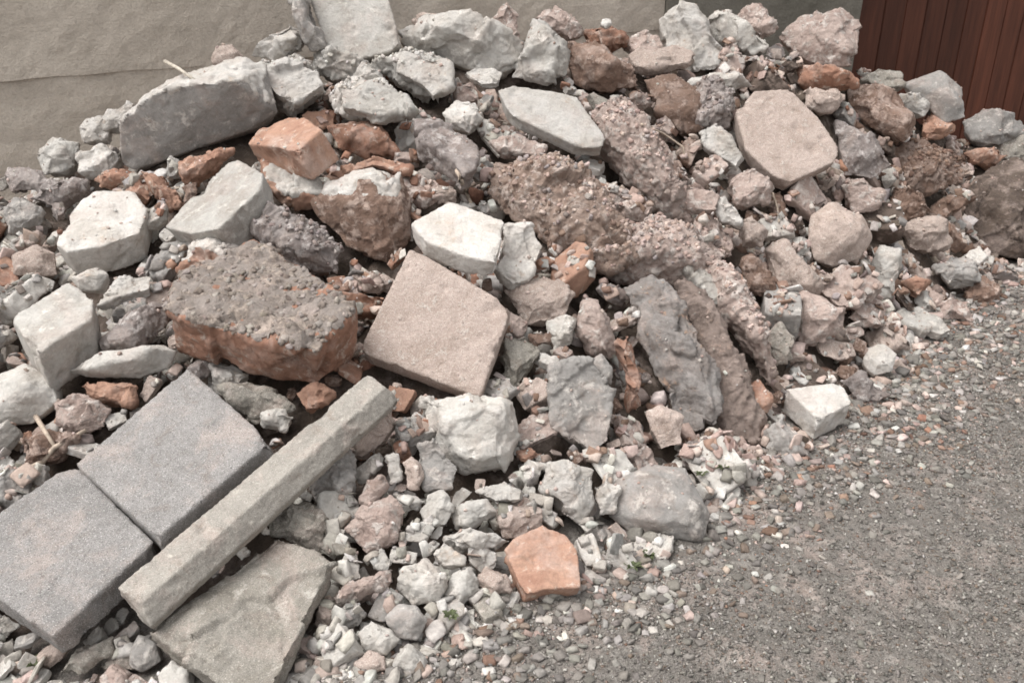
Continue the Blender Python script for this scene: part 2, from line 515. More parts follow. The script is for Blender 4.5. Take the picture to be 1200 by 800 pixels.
S('brick_chunk', 'brick', 'K', 'rok', [(628, 22), (650, 6), (674, 12), (686, 38), (668, 48), (645, 34)], 'reddish crest lump',
  'reddish stone lump on the crest behind the hollow brown chunk', tc=48, t=.09, surf='crumb')
S('stone_slab', 'stone slab', 'W', 'blk', [(583, 105), (600, 100), (650, 107), (676, 113), (708, 157), (711, 171), (684, 174), (653, 160), (597, 134)], 'white tilted slab',
  'long white slab with a clean flat face tilted below the triangular pale slab', tc=34, tr=6, t=0.07, lift=0.1, surf='slab', clean=1)
S('stone_chunk', 'stone chunk', 'M', 'blk', [(488, 141), (530, 146), (557, 173), (558, 197), (545, 205), (527, 186), (492, 162)], 'mauve overhanging shard',
  'mauve grey shard overhanging a dark hollow in the heap', tc=24, tr=8, t=0.1, lift=0.12, surf='rough')
S('roof_tile', 'roof tile', 'B', 'blk', [(384, 203), (438, 180), (484, 197), (474, 203), (438, 193), (398, 210)], 'curved clay tile piece',
  'thin bent piece of orange clay tile beneath the dark red brick', tc=40, t=.025, lift=.07)
S('stone_chunk', 'stone chunk', 'N', 'rok', [(364, 236), (382, 218), (436, 200), (470, 205), (481, 236), (478, 286), (446, 305), (406, 290), (376, 262)], 'two toned boulder',
  'two toned boulder, grey rough side, white patch on top and brown front', tc=55, t=.12, lift=.03, fr=[(436, 215, .07), (442, 244, .1), (470, 240, .07), (400, 240, .07), (440, 285, .06)], coat=('up', .72), surf='rough', cm='W')
S('stone_block', 'stone block', 'W', 'blk', [(481, 261), (527, 235), (591, 258), (584, 308), (545, 300), (497, 281)], 'white block',
  'white block with clean flat top and brown underside above the pink square block', tc=20, tr=4, t=0.085, lift=0.16, surf='slab', clean=1)
S('plaster_shard', 'plaster shard', 'W', 'blk', [(594, 264), (622, 263), (636, 290), (620, 327), (602, 334), (578, 314), (588, 300)], 'curved white shard',
  'curved white shard with a dark bite, hugging the white block', tc=48, tr=12, t=0.05, lift=0.11)
S('rock', 'rock', 'Y', 'rok', [(568, 226), (577, 190), (604, 182), (652, 180), (700, 214), (736, 270), (746, 300), (716, 316), (660, 281), (602, 259)], 'big brown rock',
  'big brown rock crusted with crumbs of mortar in the centre of the heap', tc=48, t=.14, lift=.07, surf='crust',
  fr=[(600, 205, .07), (650, 205, .09), (690, 245, .09), (715, 285, .06), (610, 240, .07)])
S('masonry_chunk', 'masonry chunk', 'K', 'rok', [(700, 130), (730, 124), (770, 170), (806, 236), (812, 262), (770, 256), (728, 214), (704, 170)], 'pinkish mortar ridge',
  'long pinkish ridge of crumbly mortar running down from the white tilted slab', tc=45, t=.1, lift=.02, surf='crust')
S('masonry_chunk', 'masonry chunk', 'K', 'rok', [(700, 318), (730, 270), (770, 250), (806, 264), (842, 310), (832, 340), (778, 318), (735, 336)], 'pink crumbling masonry',
  'pink crumbling masonry chunk at the head of the long tilted grey block', tc=45, t=.11, lift=.02, surf='crust')
# --- long tilted slab, centre right
S('stone_slab', 'stone slab', 'V', 'rok', [(733, 338), (744, 324), (760, 318), (784, 326), (814, 374), (840, 432), (852, 474), (842, 504), (803, 510), (785, 488), (764, 440)], 'long tilted grey slab',
  'long thick rough grey block tilted steeply down to the gravel, rusty stains near its foot', tc=50, tr=-14, t=.15, lift=.10, surf='ledge',
  fr=[(770, 336, .035), (800, 384, .045), (826, 440, .05), (836, 480, .04), (778, 400, .04)])
S('stone_slab', 'stone slab', 'Z', 'rok', [(790, 327), (832, 341), (870, 412), (904, 503), (886, 523), (852, 510), (854, 470), (840, 425), (814, 368)], 'layered brown slab',
  'dark brown layered slab clinging to the whole side of the long tilted grey block', tc=48, tr=12, t=.13, lift=.05, surf='ledge', fr=[(812, 345, .04), (848, 405, .06), (872, 466, .06)])
S('masonry_chunk', 'masonry chunk', 'K', 'rok', [(812, 300), (840, 312), (872, 352), (904, 404), (914, 434), (902, 452), (880, 424), (842, 352), (820, 328)], 'pale crumbling band',
  'narrow pale band of crumbling mortar beside the long tilted grey block', tc=45, t=.08, lift=.03, surf='crust')
S('brick_fragment', 'brick fragment', 'B', 'rok', [(868, 450), (890, 444), (908, 470), (902, 486), (884, 486)], 'orange stained stone',
  'orange stained stone wedged at the foot of the long tilted grey block', tc=45, t=.05, surf='rough')
# --- right of centre, crest
S('stone_boulder', 'boulder', 'W', 'rok', [(770, 22), (788, 10), (812, 10), (834, 34), (849, 60), (840, 82), (806, 88), (782, 60)], 'white crest boulder',
  'white boulder with a brown smear on the crest below the dark wall', tc=48, t=.11, surf='rough')
S('stone_chunk', 'stone chunk', 'P', 'rok', [(822, 26), (840, 12), (866, 24), (902, 54), (882, 64), (842, 48)], 'pale crest wedge',
  'pale wedge shaped stone sloping off the white crest boulder', tc=42, t=.08)
S('stone_chunk', 'stone chunk', 'K', 'rok', [(862, 22), (882, 2), (902, 14), (912, 34), (892, 44)], 'knobbly crest stone',
  'knobbly pinkish brown stone on the crest between the pale wedge and the pink boulder', tc=45, t=.07, surf='crumb')
S('stone_boulder', 'boulder', 'K', 'rok', [(914, 38), (944, 14), (984, 11), (1004, 19), (1008, 50), (1001, 80), (960, 77), (932, 66)], 'pink crest boulder',
  'large pink boulder with a rounded top on the crest beside the wooden gate', tc=52, t=.14, lift=.04, surf='rough')
S('brick_chunk', 'brick', 'R', 'rok', [(932, 78), (962, 76), (1004, 84), (1006, 102), (960, 106), (936, 98)], 'reddish stone under boulder',
  'reddish brown stone squeezed under the pink crest boulder', tc=45, t=.08)
S('stone_slab', 'stone slab', 'T', 'blk', [(862, 131), (884, 106), (926, 104), (960, 138), (984, 174), (981, 189), (926, 214), (905, 205), (874, 175)], 'tan flat slab',
  'large tan slab with a broad flat face and chipped corners under the pink crest boulder', tc=40, tr=6, t=0.09, lift=0.13, surf='slab', clean=1)
S('stone_chunk', 'stone chunk', 'N', 'rok', [(992, 104), (1020, 98), (1056, 116), (1076, 148), (1060, 166), (1020, 150), (998, 128)], 'dark ridged stone',
  'dark brown ridged stone running down from the pink crest boulder', tc=48, t=.1, lift=.03, surf='rough')
S('stone_chunk', 'stone chunk', 'T', 'rok', [(940, 106), (972, 102), (990, 112), (988, 126), (962, 132), (946, 124)], 'tan split stone',
  'tan split stone touching the top edge of the large tan slab', tc=45, t=.07)
S('concrete_chunk', 'concrete chunk', 'G', 'rok', [(1056, 98), (1078, 90), (1101, 82), (1128, 104), (1132, 138), (1108, 146), (1084, 118)], 'grey stone by gate',
  'smooth grey angular stone standing against the foot of the wooden gate', tc=50, t=.1, lift=.03, surf='slab')
S('brick_fragment', 'brick fragment', 'B', 'rok', [(1078, 140), (1100, 120), (1120, 150), (1108, 166), (1086, 162)], 'brick below gate',
  'orange brick fragment with a pale edge below the smooth grey stone by the gate', tc=48, t=.07)
S('plaster_chunk', 'plaster chunk', 'W', 'rok', [(1052, 112), (1076, 106), (1096, 122), (1082, 136), (1062, 130)], 'white lump by gate',
  'small white plaster lump in front of the smooth grey stone by the gate', tc=45, t=.05)
S('stone_chunk', 'stone chunk', 'G', 'rok', [(1128, 142), (1160, 130), (1190, 132), (1204, 158), (1170, 172), (1138, 164)], 'low grey stone by gate',
  'low grey stone at the far end of the heap under the gate boards', tc=42, t=.09)
S('stone_chunk', 'stone chunk', 'L', 'rok', [(1150, 172), (1186, 160), (1218, 170), (1216, 196), (1170, 198)], 'greenish end stone',
  'greenish grey stone at the far end of the heap near the frame edge', tc=42, t=.09)
S('stone_chunk', 'stone chunk', 'M', 'rok', [(978, 140), (992, 146), (1020, 162), (1046, 194), (1022, 213), (990, 206)], 'mauve stone beside tan slab',
  'mauve grey pointed stone leaning beside the large tan slab', tc=50, t=.08, lift=.03)
S('stone_chunk', 'stone chunk', 'K', 'rok', [(984, 218), (1012, 208), (1040, 222), (1034, 246), (1000, 250)], 'pinkish stone under tan slab',
  'pinkish stone below the mauve pointed stone', tc=48, t=.08)
S('plaster_shard', 'plaster shard', 'W', 'blk', [(819, 153), (838, 145), (852, 158), (870, 183), (863, 196), (845, 184), (826, 171)], 'narrow white shard',
  'narrow white shard beside the edge of the large tan slab', tc=48, t=0.04, lift=.05)
S('stone_chunk', 'stone chunk', 'K', 'rok', [(850, 216), (876, 194), (909, 220), (901, 238), (862, 243)], 'flat pinkish stone',
  'flat pinkish stone below the lower corner of the large tan slab', tc=44, t=.07, surf='rough')
S('stone_chunk', 'stone chunk', 'M', 'rok', [(800, 104), (836, 92), (862, 118), (852, 148), (816, 150), (796, 130)], 'earthy mauve stone',
  'earthy mauve stone crusted with soil next to the large tan slab', tc=45, t=.09, surf='crust')
S('stone_chunk', 'stone chunk', 'N', 'rok', [(752, 92), (786, 84), (824, 112), (838, 146), (806, 158), (770, 130)], 'dark brown sloping stone',
  'dark brown stone with ridges sloping down below the white crest boulder', tc=45, t=.09, surf='rough')
S('plaster_chunk', 'plaster chunk', 'W', 'rok', [(806, 98), (830, 88), (866, 90), (884, 102), (860, 112), (826, 110)], 'white plaster strip',
  'white plaster strip above the earthy mauve stone', tc=40, t=.04, lift=.05)
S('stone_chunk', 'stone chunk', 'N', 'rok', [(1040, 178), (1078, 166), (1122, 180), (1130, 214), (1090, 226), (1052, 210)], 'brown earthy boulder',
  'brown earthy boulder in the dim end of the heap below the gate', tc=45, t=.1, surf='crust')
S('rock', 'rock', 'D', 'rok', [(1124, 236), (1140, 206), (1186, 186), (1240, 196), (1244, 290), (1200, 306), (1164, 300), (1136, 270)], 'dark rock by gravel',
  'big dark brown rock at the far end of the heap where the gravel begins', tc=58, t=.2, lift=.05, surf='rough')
S('stone_chunk', 'stone chunk', 'N', 'rok', [(1046, 216), (1080, 228), (1098, 252), (1064, 258), (1040, 244)], 'reddish brown stone',
  'reddish brown stone just below the brown earthy boulder', tc=45, t=.08, surf='crumb')
S('stone_chunk', 'stone chunk', 'T', 'rok', [(1054, 262), (1078, 250), (1112, 258), (1116, 284), (1092, 300), (1064, 292)], 'tan stone near dark rock',
  'tan stone with a flat side next to the big dark brown rock', tc=50, t=.1)
S('stone_boulder', 'boulder', 'T', 'rok', [(946, 282), (950, 252), (976, 238), (1012, 250), (1021, 276), (1006, 305), (976, 315), (954, 304)], 'round pale boulder',
  'round pale boulder with a wrinkled face low on the gravel side of the heap', tc=52, t=.12, lift=.03, surf='smooth')
S('stone_chunk', 'stone chunk', 'P', 'rok', [(1016, 326), (1030, 288), (1056, 290), (1061, 320), (1046, 350), (1022, 347)], 'pale upright stone',
  'pale grey upright stone next to the round pale boulder', tc=52, t=.08)
S('stone_chunk', 'stone chunk', 'T', 'rok', [(893, 292), (918, 280), (942, 308), (966, 336), (950, 351), (916, 336), (902, 318)], 'pale dusty wedge',
  'dusty pale wedge stone below and beside the round pale boulder', tc=45, t=.09, surf='rough')
S('stone_chunk', 'stone chunk', 'K', 'rok', [(930, 352), (942, 342), (968, 352), (996, 362), (986, 386), (964, 402), (940, 408), (932, 384)], 'notched stone',
  'notched pinkish grey stone standing above the white block on the gravel', tc=50, t=.1, surf='rough')
S('stone_slab', 'stone slab', 'P', 'blk', [(1050, 366), (1076, 358), (1100, 372), (1116, 386), (1104, 392), (1062, 380)], 'flat pale stone on gravel',
  'flat pale stone lying at the heap foot near the pale upright stone', tc=16, t=.045, lift=0.05)
S('stone', 'stone', 'W', 'rok', [(1009, 424), (1016, 406), (1036, 401), (1053, 414), (1046, 436), (1024, 441)], 'white stone on gravel',
  'rounded white stone on the gravel above the white block', tc=40, t=.07, lift=.02, surf='smooth')
S('stone_block', 'stone block', 'W', 'blk', [(921, 455), (986, 447), (998, 472), (960, 492)], 'white block on gravel',
  'clean white cut block with sharp edges sitting on the gravel', tc=10, tr=2, t=0.1, lift=0.09, surf='slab', clean=1)
S('stone_chunk', 'stone chunk', 'M', 'rok', [(984, 446), (1008, 438), (1042, 462), (1030, 472), (1000, 464)], 'flat grey stone behind white block',
  'flat mauve grey stone just behind the clean white block on the gravel', tc=30, t=.04)
S('stone_chunk', 'stone chunk', 'K', 'rok', [(1090, 358), (1112, 350), (1144, 368), (1140, 378), (1104, 374)], 'flat pinkish stone on gravel',
  'flat pinkish stone beside the flat pale stone at the heap foot', tc=28, t=.04)
S('stone_chunk', 'stone chunk', 'G', 'rok', [(1094, 312), (1118, 298), (1150, 310), (1146, 332), (1112, 334)], 'grey flat stone near dark rock',
  'grey flat stone in front of the tan stone and the big dark rock', tc=36, t=.06)
S('stone_chunk', 'stone chunk', 'L', 'rok', [(896, 392), (914, 376), (932, 394), (930, 422), (908, 432), (898, 414)], 'tan stone beside crumbling band',
  'tan grey stone next to the pale crumbling mortar band', tc=48, t=.07)
# --- middle foot of the heap
S('stone_chunk', 'stone chunk', 'P', 'rok', [(488, 462), (520, 470), (562, 478), (602, 470), (612, 518), (592, 556), (542, 557), (510, 532)], 'stone under pink block',
  'pale tan stone with a broken edge right under the pink square block', tc=48, t=.12, lift=.02, surf='rough')
S('stone_chunk', 'stone chunk', 'L', 'rok', [(584, 440), (592, 396), (616, 390), (634, 410), (622, 440), (604, 458)], 'greyish stone beside pink block',
  'greenish grey upright stone leaning beside the pink square block', tc=52, t=.09, lift=.0, surf='rough')
S('stone_chunk', 'stone chunk', 'G', 'blk', [(646, 428), (690, 418), (719, 452), (714, 518), (692, 530), (643, 500)], 'grey upright slab',
  'rounded grey slab standing on end between the pink block and the long tilted block', tc=50, tr=4, t=0.11, lift=0.09, surf='rough', sb=.9)
S('stone_chunk', 'stone chunk', 'K', 'rok', [(674, 398), (682, 353), (702, 349), (727, 406), (716, 426), (690, 416)], 'upright mauve splinter',
  'upright pinkish grey splinter above the rounded grey slab', tc=54, t=.08)
S('stone_chunk', 'stone chunk', 'T', 'rok', [(588, 340), (640, 320), (674, 344), (662, 374), (616, 382)], 'flat tan stone',
  'flat tan stone tucked behind the corner of the pink square block', tc=45, t=.07, surf='rough')
S('stone_chunk', 'stone chunk', 'P', 'rok', [(640, 378), (664, 366), (676, 374), (672, 404), (648, 412)], 'small grey cube stone',
  'small grey stone beneath the flat tan stone', tc=48, t=.07)
S('brick_fragment', 'brick fragment', 'R', 'rok', [(722, 402), (736, 390), (752, 430), (752, 476), (736, 486), (728, 440)], 'narrow rusty stone',
  'narrow rust brown stone standing in the dark gap beside the long tilted block', tc=55, t=.07)
S('stone', 'stone', 'G', 'rok', [(690, 424), (704, 414), (718, 430), (718, 452), (704, 450)], 'grey pebble on slab',
  'small rounded grey stone resting on the corner of the rounded grey slab', tc=50, t=.05, lift=.07, surf='smooth')
S('stone', 'stone', 'T', 'rok', [(754, 482), (774, 472), (800, 488), (800, 520), (774, 527)], 'rounded tan stone',
  'rounded tan stone in front of the foot of the long tilted slab', tc=48, t=.08, lift=.02, surf='smooth')
S('stone', 'stone', 'W', 'rok', [(636, 572), (642, 542), (662, 537), (697, 550), (694, 590), (680, 611), (654, 604)], 'white angular stone',
  'white angular stone with one flat side standing beside the large grey stone', tc=48, t=.1, lift=.03)
S('stone', 'stone', 'G', 'rok', [(714, 604), (722, 565), (760, 543), (802, 549), (832, 602), (822, 631), (742, 628)], 'large grey stone',
  'large plain grey stone lying on the pebbles at the heap foot', tc=46, t=.12, lift=.04, surf='smooth')
S('stone', 'stone', 'W', 'rok', [(694, 570), (712, 558), (726, 572), (722, 598), (704, 604)], 'white stone between',
  'small white stone squeezed between the white angular stone and the large grey stone', tc=46, t=.06)
S('brick', 'brick', 'B', 'blk', [(590, 643), (602, 630), (636, 615), (664, 626), (678, 646), (681, 688), (640, 690), (615, 697)], 'orange brick at front',
  'worn orange half brick lying alone on the pebbles at the heap foot', tc=26, tr=4, t=0.085, lift=0.075, surf='slab', clean=1, sb=.95)
S('stone_chunk', 'stone chunk', 'K', 'rok', [(404, 620), (424, 590), (460, 578), (478, 600), (462, 636), (430, 650)], 'reddish stone near slab',
  'reddish pink stone between the lichened slab and the white pebbles', tc=45, t=.09, surf='rough')
S('stone_chunk', 'stone chunk', 'G', 'rok', [(352, 560), (372, 524), (402, 520), (420, 548), (410, 590), (376, 592)], 'grey stone beside bar',
  'grey rough stone just past the lower side of the long concrete bar', tc=46, t=.09, surf='crumb')
S('stone_chunk', 'stone chunk', 'T', 'rok', [(398, 514), (424, 492), (458, 470), (464, 500), (440, 534), (414, 532)], 'tan stone under bar end',
  'tan broken stone under the raised end of the long concrete bar', tc=50, t=.09)
S('stone_chunk', 'stone chunk', 'P', 'rok', [(490, 600), (500, 578), (520, 574), (534, 592), (524, 614), (504, 618)], 'white stone in pebbles',
  'bright knobbly white stone among pebbles below the pale tan stone', tc=42, t=.06)
S('stone_chunk', 'stone chunk', 'P', 'rok', [(526, 602), (546, 586), (572, 588), (584, 600), (556, 616), (534, 618)], 'flat pale stone in pebbles',
  'flat pale stone above the worn orange half brick', tc=40, t=.06)
S('stone_chunk', 'stone chunk', 'W', 'rok', [(520, 630), (548, 618), (582, 624), (598, 634), (566, 645), (534, 644)], 'long white stone in pebbles',
  'long low white stone beside the top of the worn orange half brick', tc=38, t=.06)
S('stone_chunk', 'stone chunk', 'P', 'rok', [(462, 690), (474, 664), (498, 654), (522, 672), (516, 704), (484, 710)], 'pale cracked stone',
  'pale cracked stone between the lichened slab and the worn orange half brick', tc=42, t=.08)
S('stone_chunk', 'stone chunk', 'P', 'rok', [(516, 704), (530, 672), (552, 666), (564, 692), (538, 712)], 'split pale stone',
  'split pale stone leaning on the pale cracked stone', tc=42, t=.07)
S('stone', 'stone', 'G', 'rok', [(450, 724), (466, 706), (488, 708), (502, 726), (490, 750), (462, 748)], 'grey round stone',
  'grey rounded stone below the pale cracked stone', tc=40, t=.07, surf='smooth')
S('stone', 'stone', 'P', 'rok', [(418, 744), (434, 724), (456, 738), (468, 750), (452, 766), (430, 760)], 'pale stone by slab',
  'pale angular stone close to the low edge of the lichened slab', tc=40, t=.06)
S('stone', 'stone', 'T', 'rok', [(556, 682), (568, 666), (594, 672), (600, 692), (574, 700)], 'low stone beside brick',
  'low tan stone touching the side of the worn orange half brick', tc=36, t=.05)
S('stone', 'stone', 'G', 'rok', [(150, 762), (162, 742), (184, 752), (190, 774), (166, 788), (152, 780)], 'grey egg stone',
  'grey egg shaped stone under the near end of the long concrete bar', tc=45, t=.07, surf='smooth')
S('stone', 'stone', 'P', 'rok', [(184, 792), (200, 770), (220, 784), (222, 812), (188, 814)], 'pale egg stone',
  'pale rounded stone beside the low corner of the lichened slab', tc=45, t=.07, surf='smooth')
S('stone', 'stone', 'L', 'rok', [(68, 788), (90, 762), (134, 744), (130, 766), (96, 792)], 'flat stone under paver',
  'flat greenish stone in the shade under the lower paver', tc=30, t=.04)
S('stone', 'stone', 'K', 'rok', [(116, 792), (132, 776), (150, 788), (146, 812), (118, 812)], 'pinkish pebble under bar',
  'pinkish stone beside the grey egg shaped stone', tc=40, t=.05, surf='smooth')

# --- smaller pieces read one by one from the photograph
S('brick_fragment', 'brick fragment', 'T', 'rok', [(484, 25), (495, 16), (520, 17), (525, 28), (505, 32)], 'tan cap stone', 'small tan stone capping the left shoulder of the pale crest boulder', tc=45, t=.05)
S('plaster_chunk', 'plaster chunk', 'W', 'blk', [(466, 37), (490, 27), (524, 33), (514, 55), (490, 51)], 'white crest wedge', 'white wedge on the crest right after the upright pale slab', tc=40, t=.06, lift=.07, surf='rough')
S('plaster_shard', 'plaster shard', 'W', 'blk', [(544, 85), (562, 79), (589, 85), (585, 97), (564, 99)], 'white lens shard', 'white lens shaped shard above the top end of the white tilted slab', tc=36, t=.03, lift=.08)
S('plaster_chunk', 'plaster chunk', 'P', 'rok', [(408, 94), (424, 70), (446, 82), (452, 97), (430, 101)], 'pale pyramid lump', 'pale pyramid shaped lump between the pale plaster cap and the upright pale slab', tc=45, t=.05, lift=.06)
S('stone_chunk', 'stone chunk', 'K', 'rok', [(527, 103), (555, 98), (563, 118), (536, 123)], 'pinkish brown wedge', 'pinkish brown wedge under the white lens shaped shard', tc=45, t=.06)
S('plaster_chunk', 'plaster chunk', 'W', 'rok', [(520, 134), (534, 117), (557, 120), (567, 140), (550, 158), (528, 149)], 'pink and white lump', 'pinkish white lump beside the mauve overhanging shard', tc=45, t=.07, lift=.05, surf='rough')
S('brick_fragment', 'brick fragment', 'K', 'blk', [(572, 165), (600, 158), (640, 171), (634, 182), (590, 177)], 'reddish strip', 'reddish flat strip squeezed between the white tilted slab and the big brown rock', tc=40, t=.04, lift=.07)
S('brick_chunk', 'brick', 'R', 'rok', [(684, 35), (705, 29), (727, 33), (736, 53), (712, 60), (690, 50)], 'reddish crest rubble', 'reddish lump on the crest behind the hollow brown chunk, small white stone on it', tc=45, t=.08, surf='crumb')
S('stone', 'stone', 'W', 'rok', [(703, 29), (706, 22), (715, 22), (718, 30), (710, 33)], 'tiny white crest stone', 'tiny bright white stone alone on the reddish crest lump', tc=50, t=.03, lift=.1, surf='smooth')
S('brick_chunk', 'brick', 'T', 'blk', [(736, 65), (752, 55), (790, 51), (819, 62), (808, 73), (762, 80), (742, 77)], 'orange tan flat brick', 'flat orange tan slab under the white crest boulder', tc=34, t=.05, lift=.07, surf='rough')
S('stone', 'stone', 'L', 'rok', [(684, 113), (696, 106), (713, 118), (713, 132), (702, 137)], 'yellowish stone', 'small yellowish green stone at the upper edge of the white tilted slab', tc=45, t=.05, lift=.05, surf='smooth')
S('plaster_chunk', 'plaster chunk', 'P', 'rok', [(716, 113), (735, 114), (752, 130), (767, 162), (746, 167), (722, 142)], 'pale mauve ridge piece', 'pale mauve piece at the top of the pinkish mortar ridge', tc=50, t=.06, lift=.08, surf='rough')
S('stone_slab', 'stone slab', 'K', 'blk', [(744, 141), (766, 145), (792, 182), (790, 213), (772, 216), (755, 186)], 'pinkish leaning plate', 'pinkish plate leaning along the pinkish mortar ridge', tc=46, tr=14, t=.05, lift=.10, surf='rough')
S('plaster_chunk', 'plaster chunk', 'W', 'rok', [(834, 238), (850, 229), (873, 255), (868, 270), (846, 260)], 'white piece over dark gap', 'white piece hanging over a dark gap beside the flat pinkish stone', tc=46, t=.05, lift=.07)
S('stone_chunk', 'stone chunk', 'K', 'blk', [(780, 230), (800, 214), (843, 228), (839, 246), (800, 246)], 'flat pink plate', 'flat pink plate across the lower end of the pinkish mortar ridge', tc=40, t=.05, lift=.08, surf='rough')
S('stone_slab', 'stone slab', 'P', 'blk', [(788, 290), (800, 288), (838, 332), (850, 358), (838, 354)], 'pale slab edge', 'narrow pale slab edge running just behind the long tilted grey block', tc=48, tr=10, t=.05, lift=.13, surf='rough')
S('brick_fragment', 'brick fragment', 'B', 'rok', [(835, 327), (850, 307), (869, 320), (873, 336), (852, 344)], 'salmon brick lump', 'salmon pink brick lump on the pale crumbling band', tc=48, t=.05, lift=.09, surf='rough')
S('stone_chunk', 'stone chunk', 'T', 'rok', [(866, 262), (882, 249), (899, 272), (893, 289), (873, 287)], 'white orange stone', 'stone with white top and orange face above the pale dusty wedge', tc=50, t=.06, lift=.05, surf='rough')
S('stone_chunk', 'stone chunk', 'N', 'rok', [(868, 301), (880, 295), (906, 320), (910, 346), (892, 351), (875, 336)], 'tan brown elongated stone', 'elongated brown stone between the salmon brick lump and the pale dusty wedge', tc=50, t=.07, lift=.04, surf='rough')
S('stone_chunk', 'stone chunk', 'L', 'blk', [(1009, 93), (1030, 80), (1056, 82), (1059, 100), (1030, 103)], 'tan shard by gate', 'tan shard on the crest between the pink crest boulder and the gate', tc=44, t=.05, lift=.07, surf='rough')
S('brick_fragment', 'brick fragment', 'B', 'rok', [(1129, 179), (1160, 171), (1183, 182), (1165, 193), (1138, 191)], 'orange far end stone', 'brownish orange stone below the low grey stone by the gate', tc=45, t=.06)
S('stone_chunk', 'stone chunk', 'K', 'rok', [(1156, 203), (1180, 190), (1204, 196), (1204, 214), (1174, 219)], 'streaky end stone', 'streaky pinkish stone lying on top of the big dark brown rock', tc=45, t=.06, lift=.12, surf='rough')
S('stone_chunk', 'stone chunk', 'M', 'rok', [(33, 233), (70, 205), (103, 212), (98, 226), (60, 242)], 'slanting grey stone', 'slanting brownish grey stone just above the broad white stone', tc=45, t=.07, lift=.03, surf='rough')
S('plaster_chunk', 'plaster chunk', 'W', 'rok', [(1129, 299), (1148, 289), (1159, 300), (1146, 315)], 'pinkish white stone at dark rock', 'small pinkish white stone in front of the big dark brown rock', tc=45, t=.05, lift=.03)
S('stone_chunk', 'stone chunk', 'N', 'rok', [(1127, 341), (1155, 322), (1175, 342), (1171, 357), (1138, 357)], 'brown stone at gravel edge', 'brown crumbly stone at the far gravel edge of the heap', tc=40, t=.05, surf='crumb')
S('brick_fragment', 'brick fragment', 'B', 'rok', [(1056, 331), (1075, 321), (1091, 332), (1078, 347)], 'orange piece at heap foot', 'orange piece between the pale upright stone and the grey flat stone', tc=42, t=.05)
S('stone_slab', 'stone slab', 'G', 'blk', [(491, 521), (508, 515), (536, 550), (531, 573), (500, 574), (491, 552)], 'smooth grey plate', 'smooth grey plate leaning under the pale tan stone', tc=50, t=.04, lift=.05)
S('stone', 'stone', 'T', 'rok', [(471, 541), (482, 532), (495, 545), (493, 575), (478, 571)], 'upright tan finger', 'narrow tan stone standing upright beside the smooth grey plate', tc=52, t=.04, lift=.05)
S('plaster_shard', 'plaster shard', 'W', 'blk', [(451, 532), (466, 529), (472, 562), (458, 568)], 'upright white sliver', 'upright white sliver next to the narrow tan upright stone', tc=52, t=.03, lift=.05)
S('stone_chunk', 'stone chunk', 'K', 'rok', [(419, 591), (428, 561), (449, 555), (455, 570), (432, 599)], 'pinkish pyramid', 'pinkish pyramid shaped stone behind the reddish pink stone', tc=48, t=.06, lift=.06)
S('stone', 'stone', 'W', 'blk', [(556, 575), (590, 563), (613, 572), (611, 585), (580, 587)], 'flat white stone', 'flat white stone just under the pale tan stone with the broken edge', tc=34, t=.04, lift=.05, surf='rough')
S('masonry_chunk', 'masonry chunk', 'K', 'rok', [(381, 701), (420, 680), (462, 663), (459, 682), (420, 706), (390, 713)], 'brown and white chunk', 'long reddish brown chunk with white bits beside the lichened slab', tc=42, t=.06, surf='crumb')
S('stone', 'stone', 'T', 'rok', [(415, 778), (432, 762), (451, 768), (453, 785), (430, 789)], 'pinkish tan pebble', 'pinkish tan stone at the very front, below the pale angular stone', tc=40, t=.05, surf='smooth')
S('stone', 'stone', 'P', 'rok', [(457, 780), (478, 752), (499, 770), (495, 793), (466, 797)], 'pale jagged front stone', 'pale jagged stone at the very front below the grey rounded stone', tc=40, t=.05, surf='rough')
S('stone', 'stone', 'W', 'blk', [(508, 648), (520, 635), (546, 652), (544, 661), (520, 663)], 'white wedge in pebbles', 'white wedge below the long low white stone', tc=34, t=.035, lift=.04)
S('stone', 'stone', 'W', 'rok', [(519, 780), (535, 770), (543, 776), (529, 786)], 'white chip on gravel', 'single white chip on the gravel at the very front', tc=25, t=.02, lift=.01)

S('plaster_chunk', 'plaster chunk', 'P', 'rok', [(366, 62), (400, 60), (432, 72), (424, 92), (384, 92), (368, 80)], 'crumbling slab foot', 'crumbling pale plaster lump under the foot of the upright pale slab', tc=48, t=.1, lift=.03, surf='crust')
S('plaster_slab', 'plaster slab', 'W', 'blk', [(470, 62), (500, 66), (529, 72), (530, 98), (506, 114), (492, 96), (462, 84)], 'pale broken crest plate', 'pale broken plaster plate sloping down from the crest below the white crest wedge', tc=42, tr=-6, t=.05, lift=.12, surf='rough')
S('plaster_slab', 'plaster slab', 'P', 'blk', [(398, 102), (440, 96), (478, 112), (484, 128), (444, 136), (404, 126)], 'flat plaster plate', 'flat pale plaster plate lying over the dark red brick near the crest', tc=32, tr=3, t=.05, lift=.13, surf='rough')
S('plaster_slab', 'plaster slab', 'W', 'blk', [(298, 84), (340, 70), (372, 84), (380, 100), (344, 122), (322, 110)], 'white sloping plate', 'white plaster plate sloping off the right end of the large plastered block', tc=40, tr=8, t=.05, lift=.12, surf='rough')
S('stone_chunk', 'stone chunk', 'K', 'blk', [(730, 46), (756, 36), (774, 44), (778, 58), (748, 62)], 'pinkish crest plate', 'pinkish plate on the crest between the reddish lump and the white crest boulder', tc=42, t=.06, lift=.08, surf='rough')
# ------------------------------------------------------------------ build hero solids, then remesh all at once in a side scene
tmp = bpy.data.scenes.new('workshop')


def tilt_n(tc, tr):
    return Vector((math.tan(R(tr)), -math.sin(R(tc)), math.cos(R(tc)))).normalized()


def to_plane(x, y, p0, n):
    d = ray(x, y)
    return EYE + d * ((p0 - EYE).dot(n) / d.dot(n))


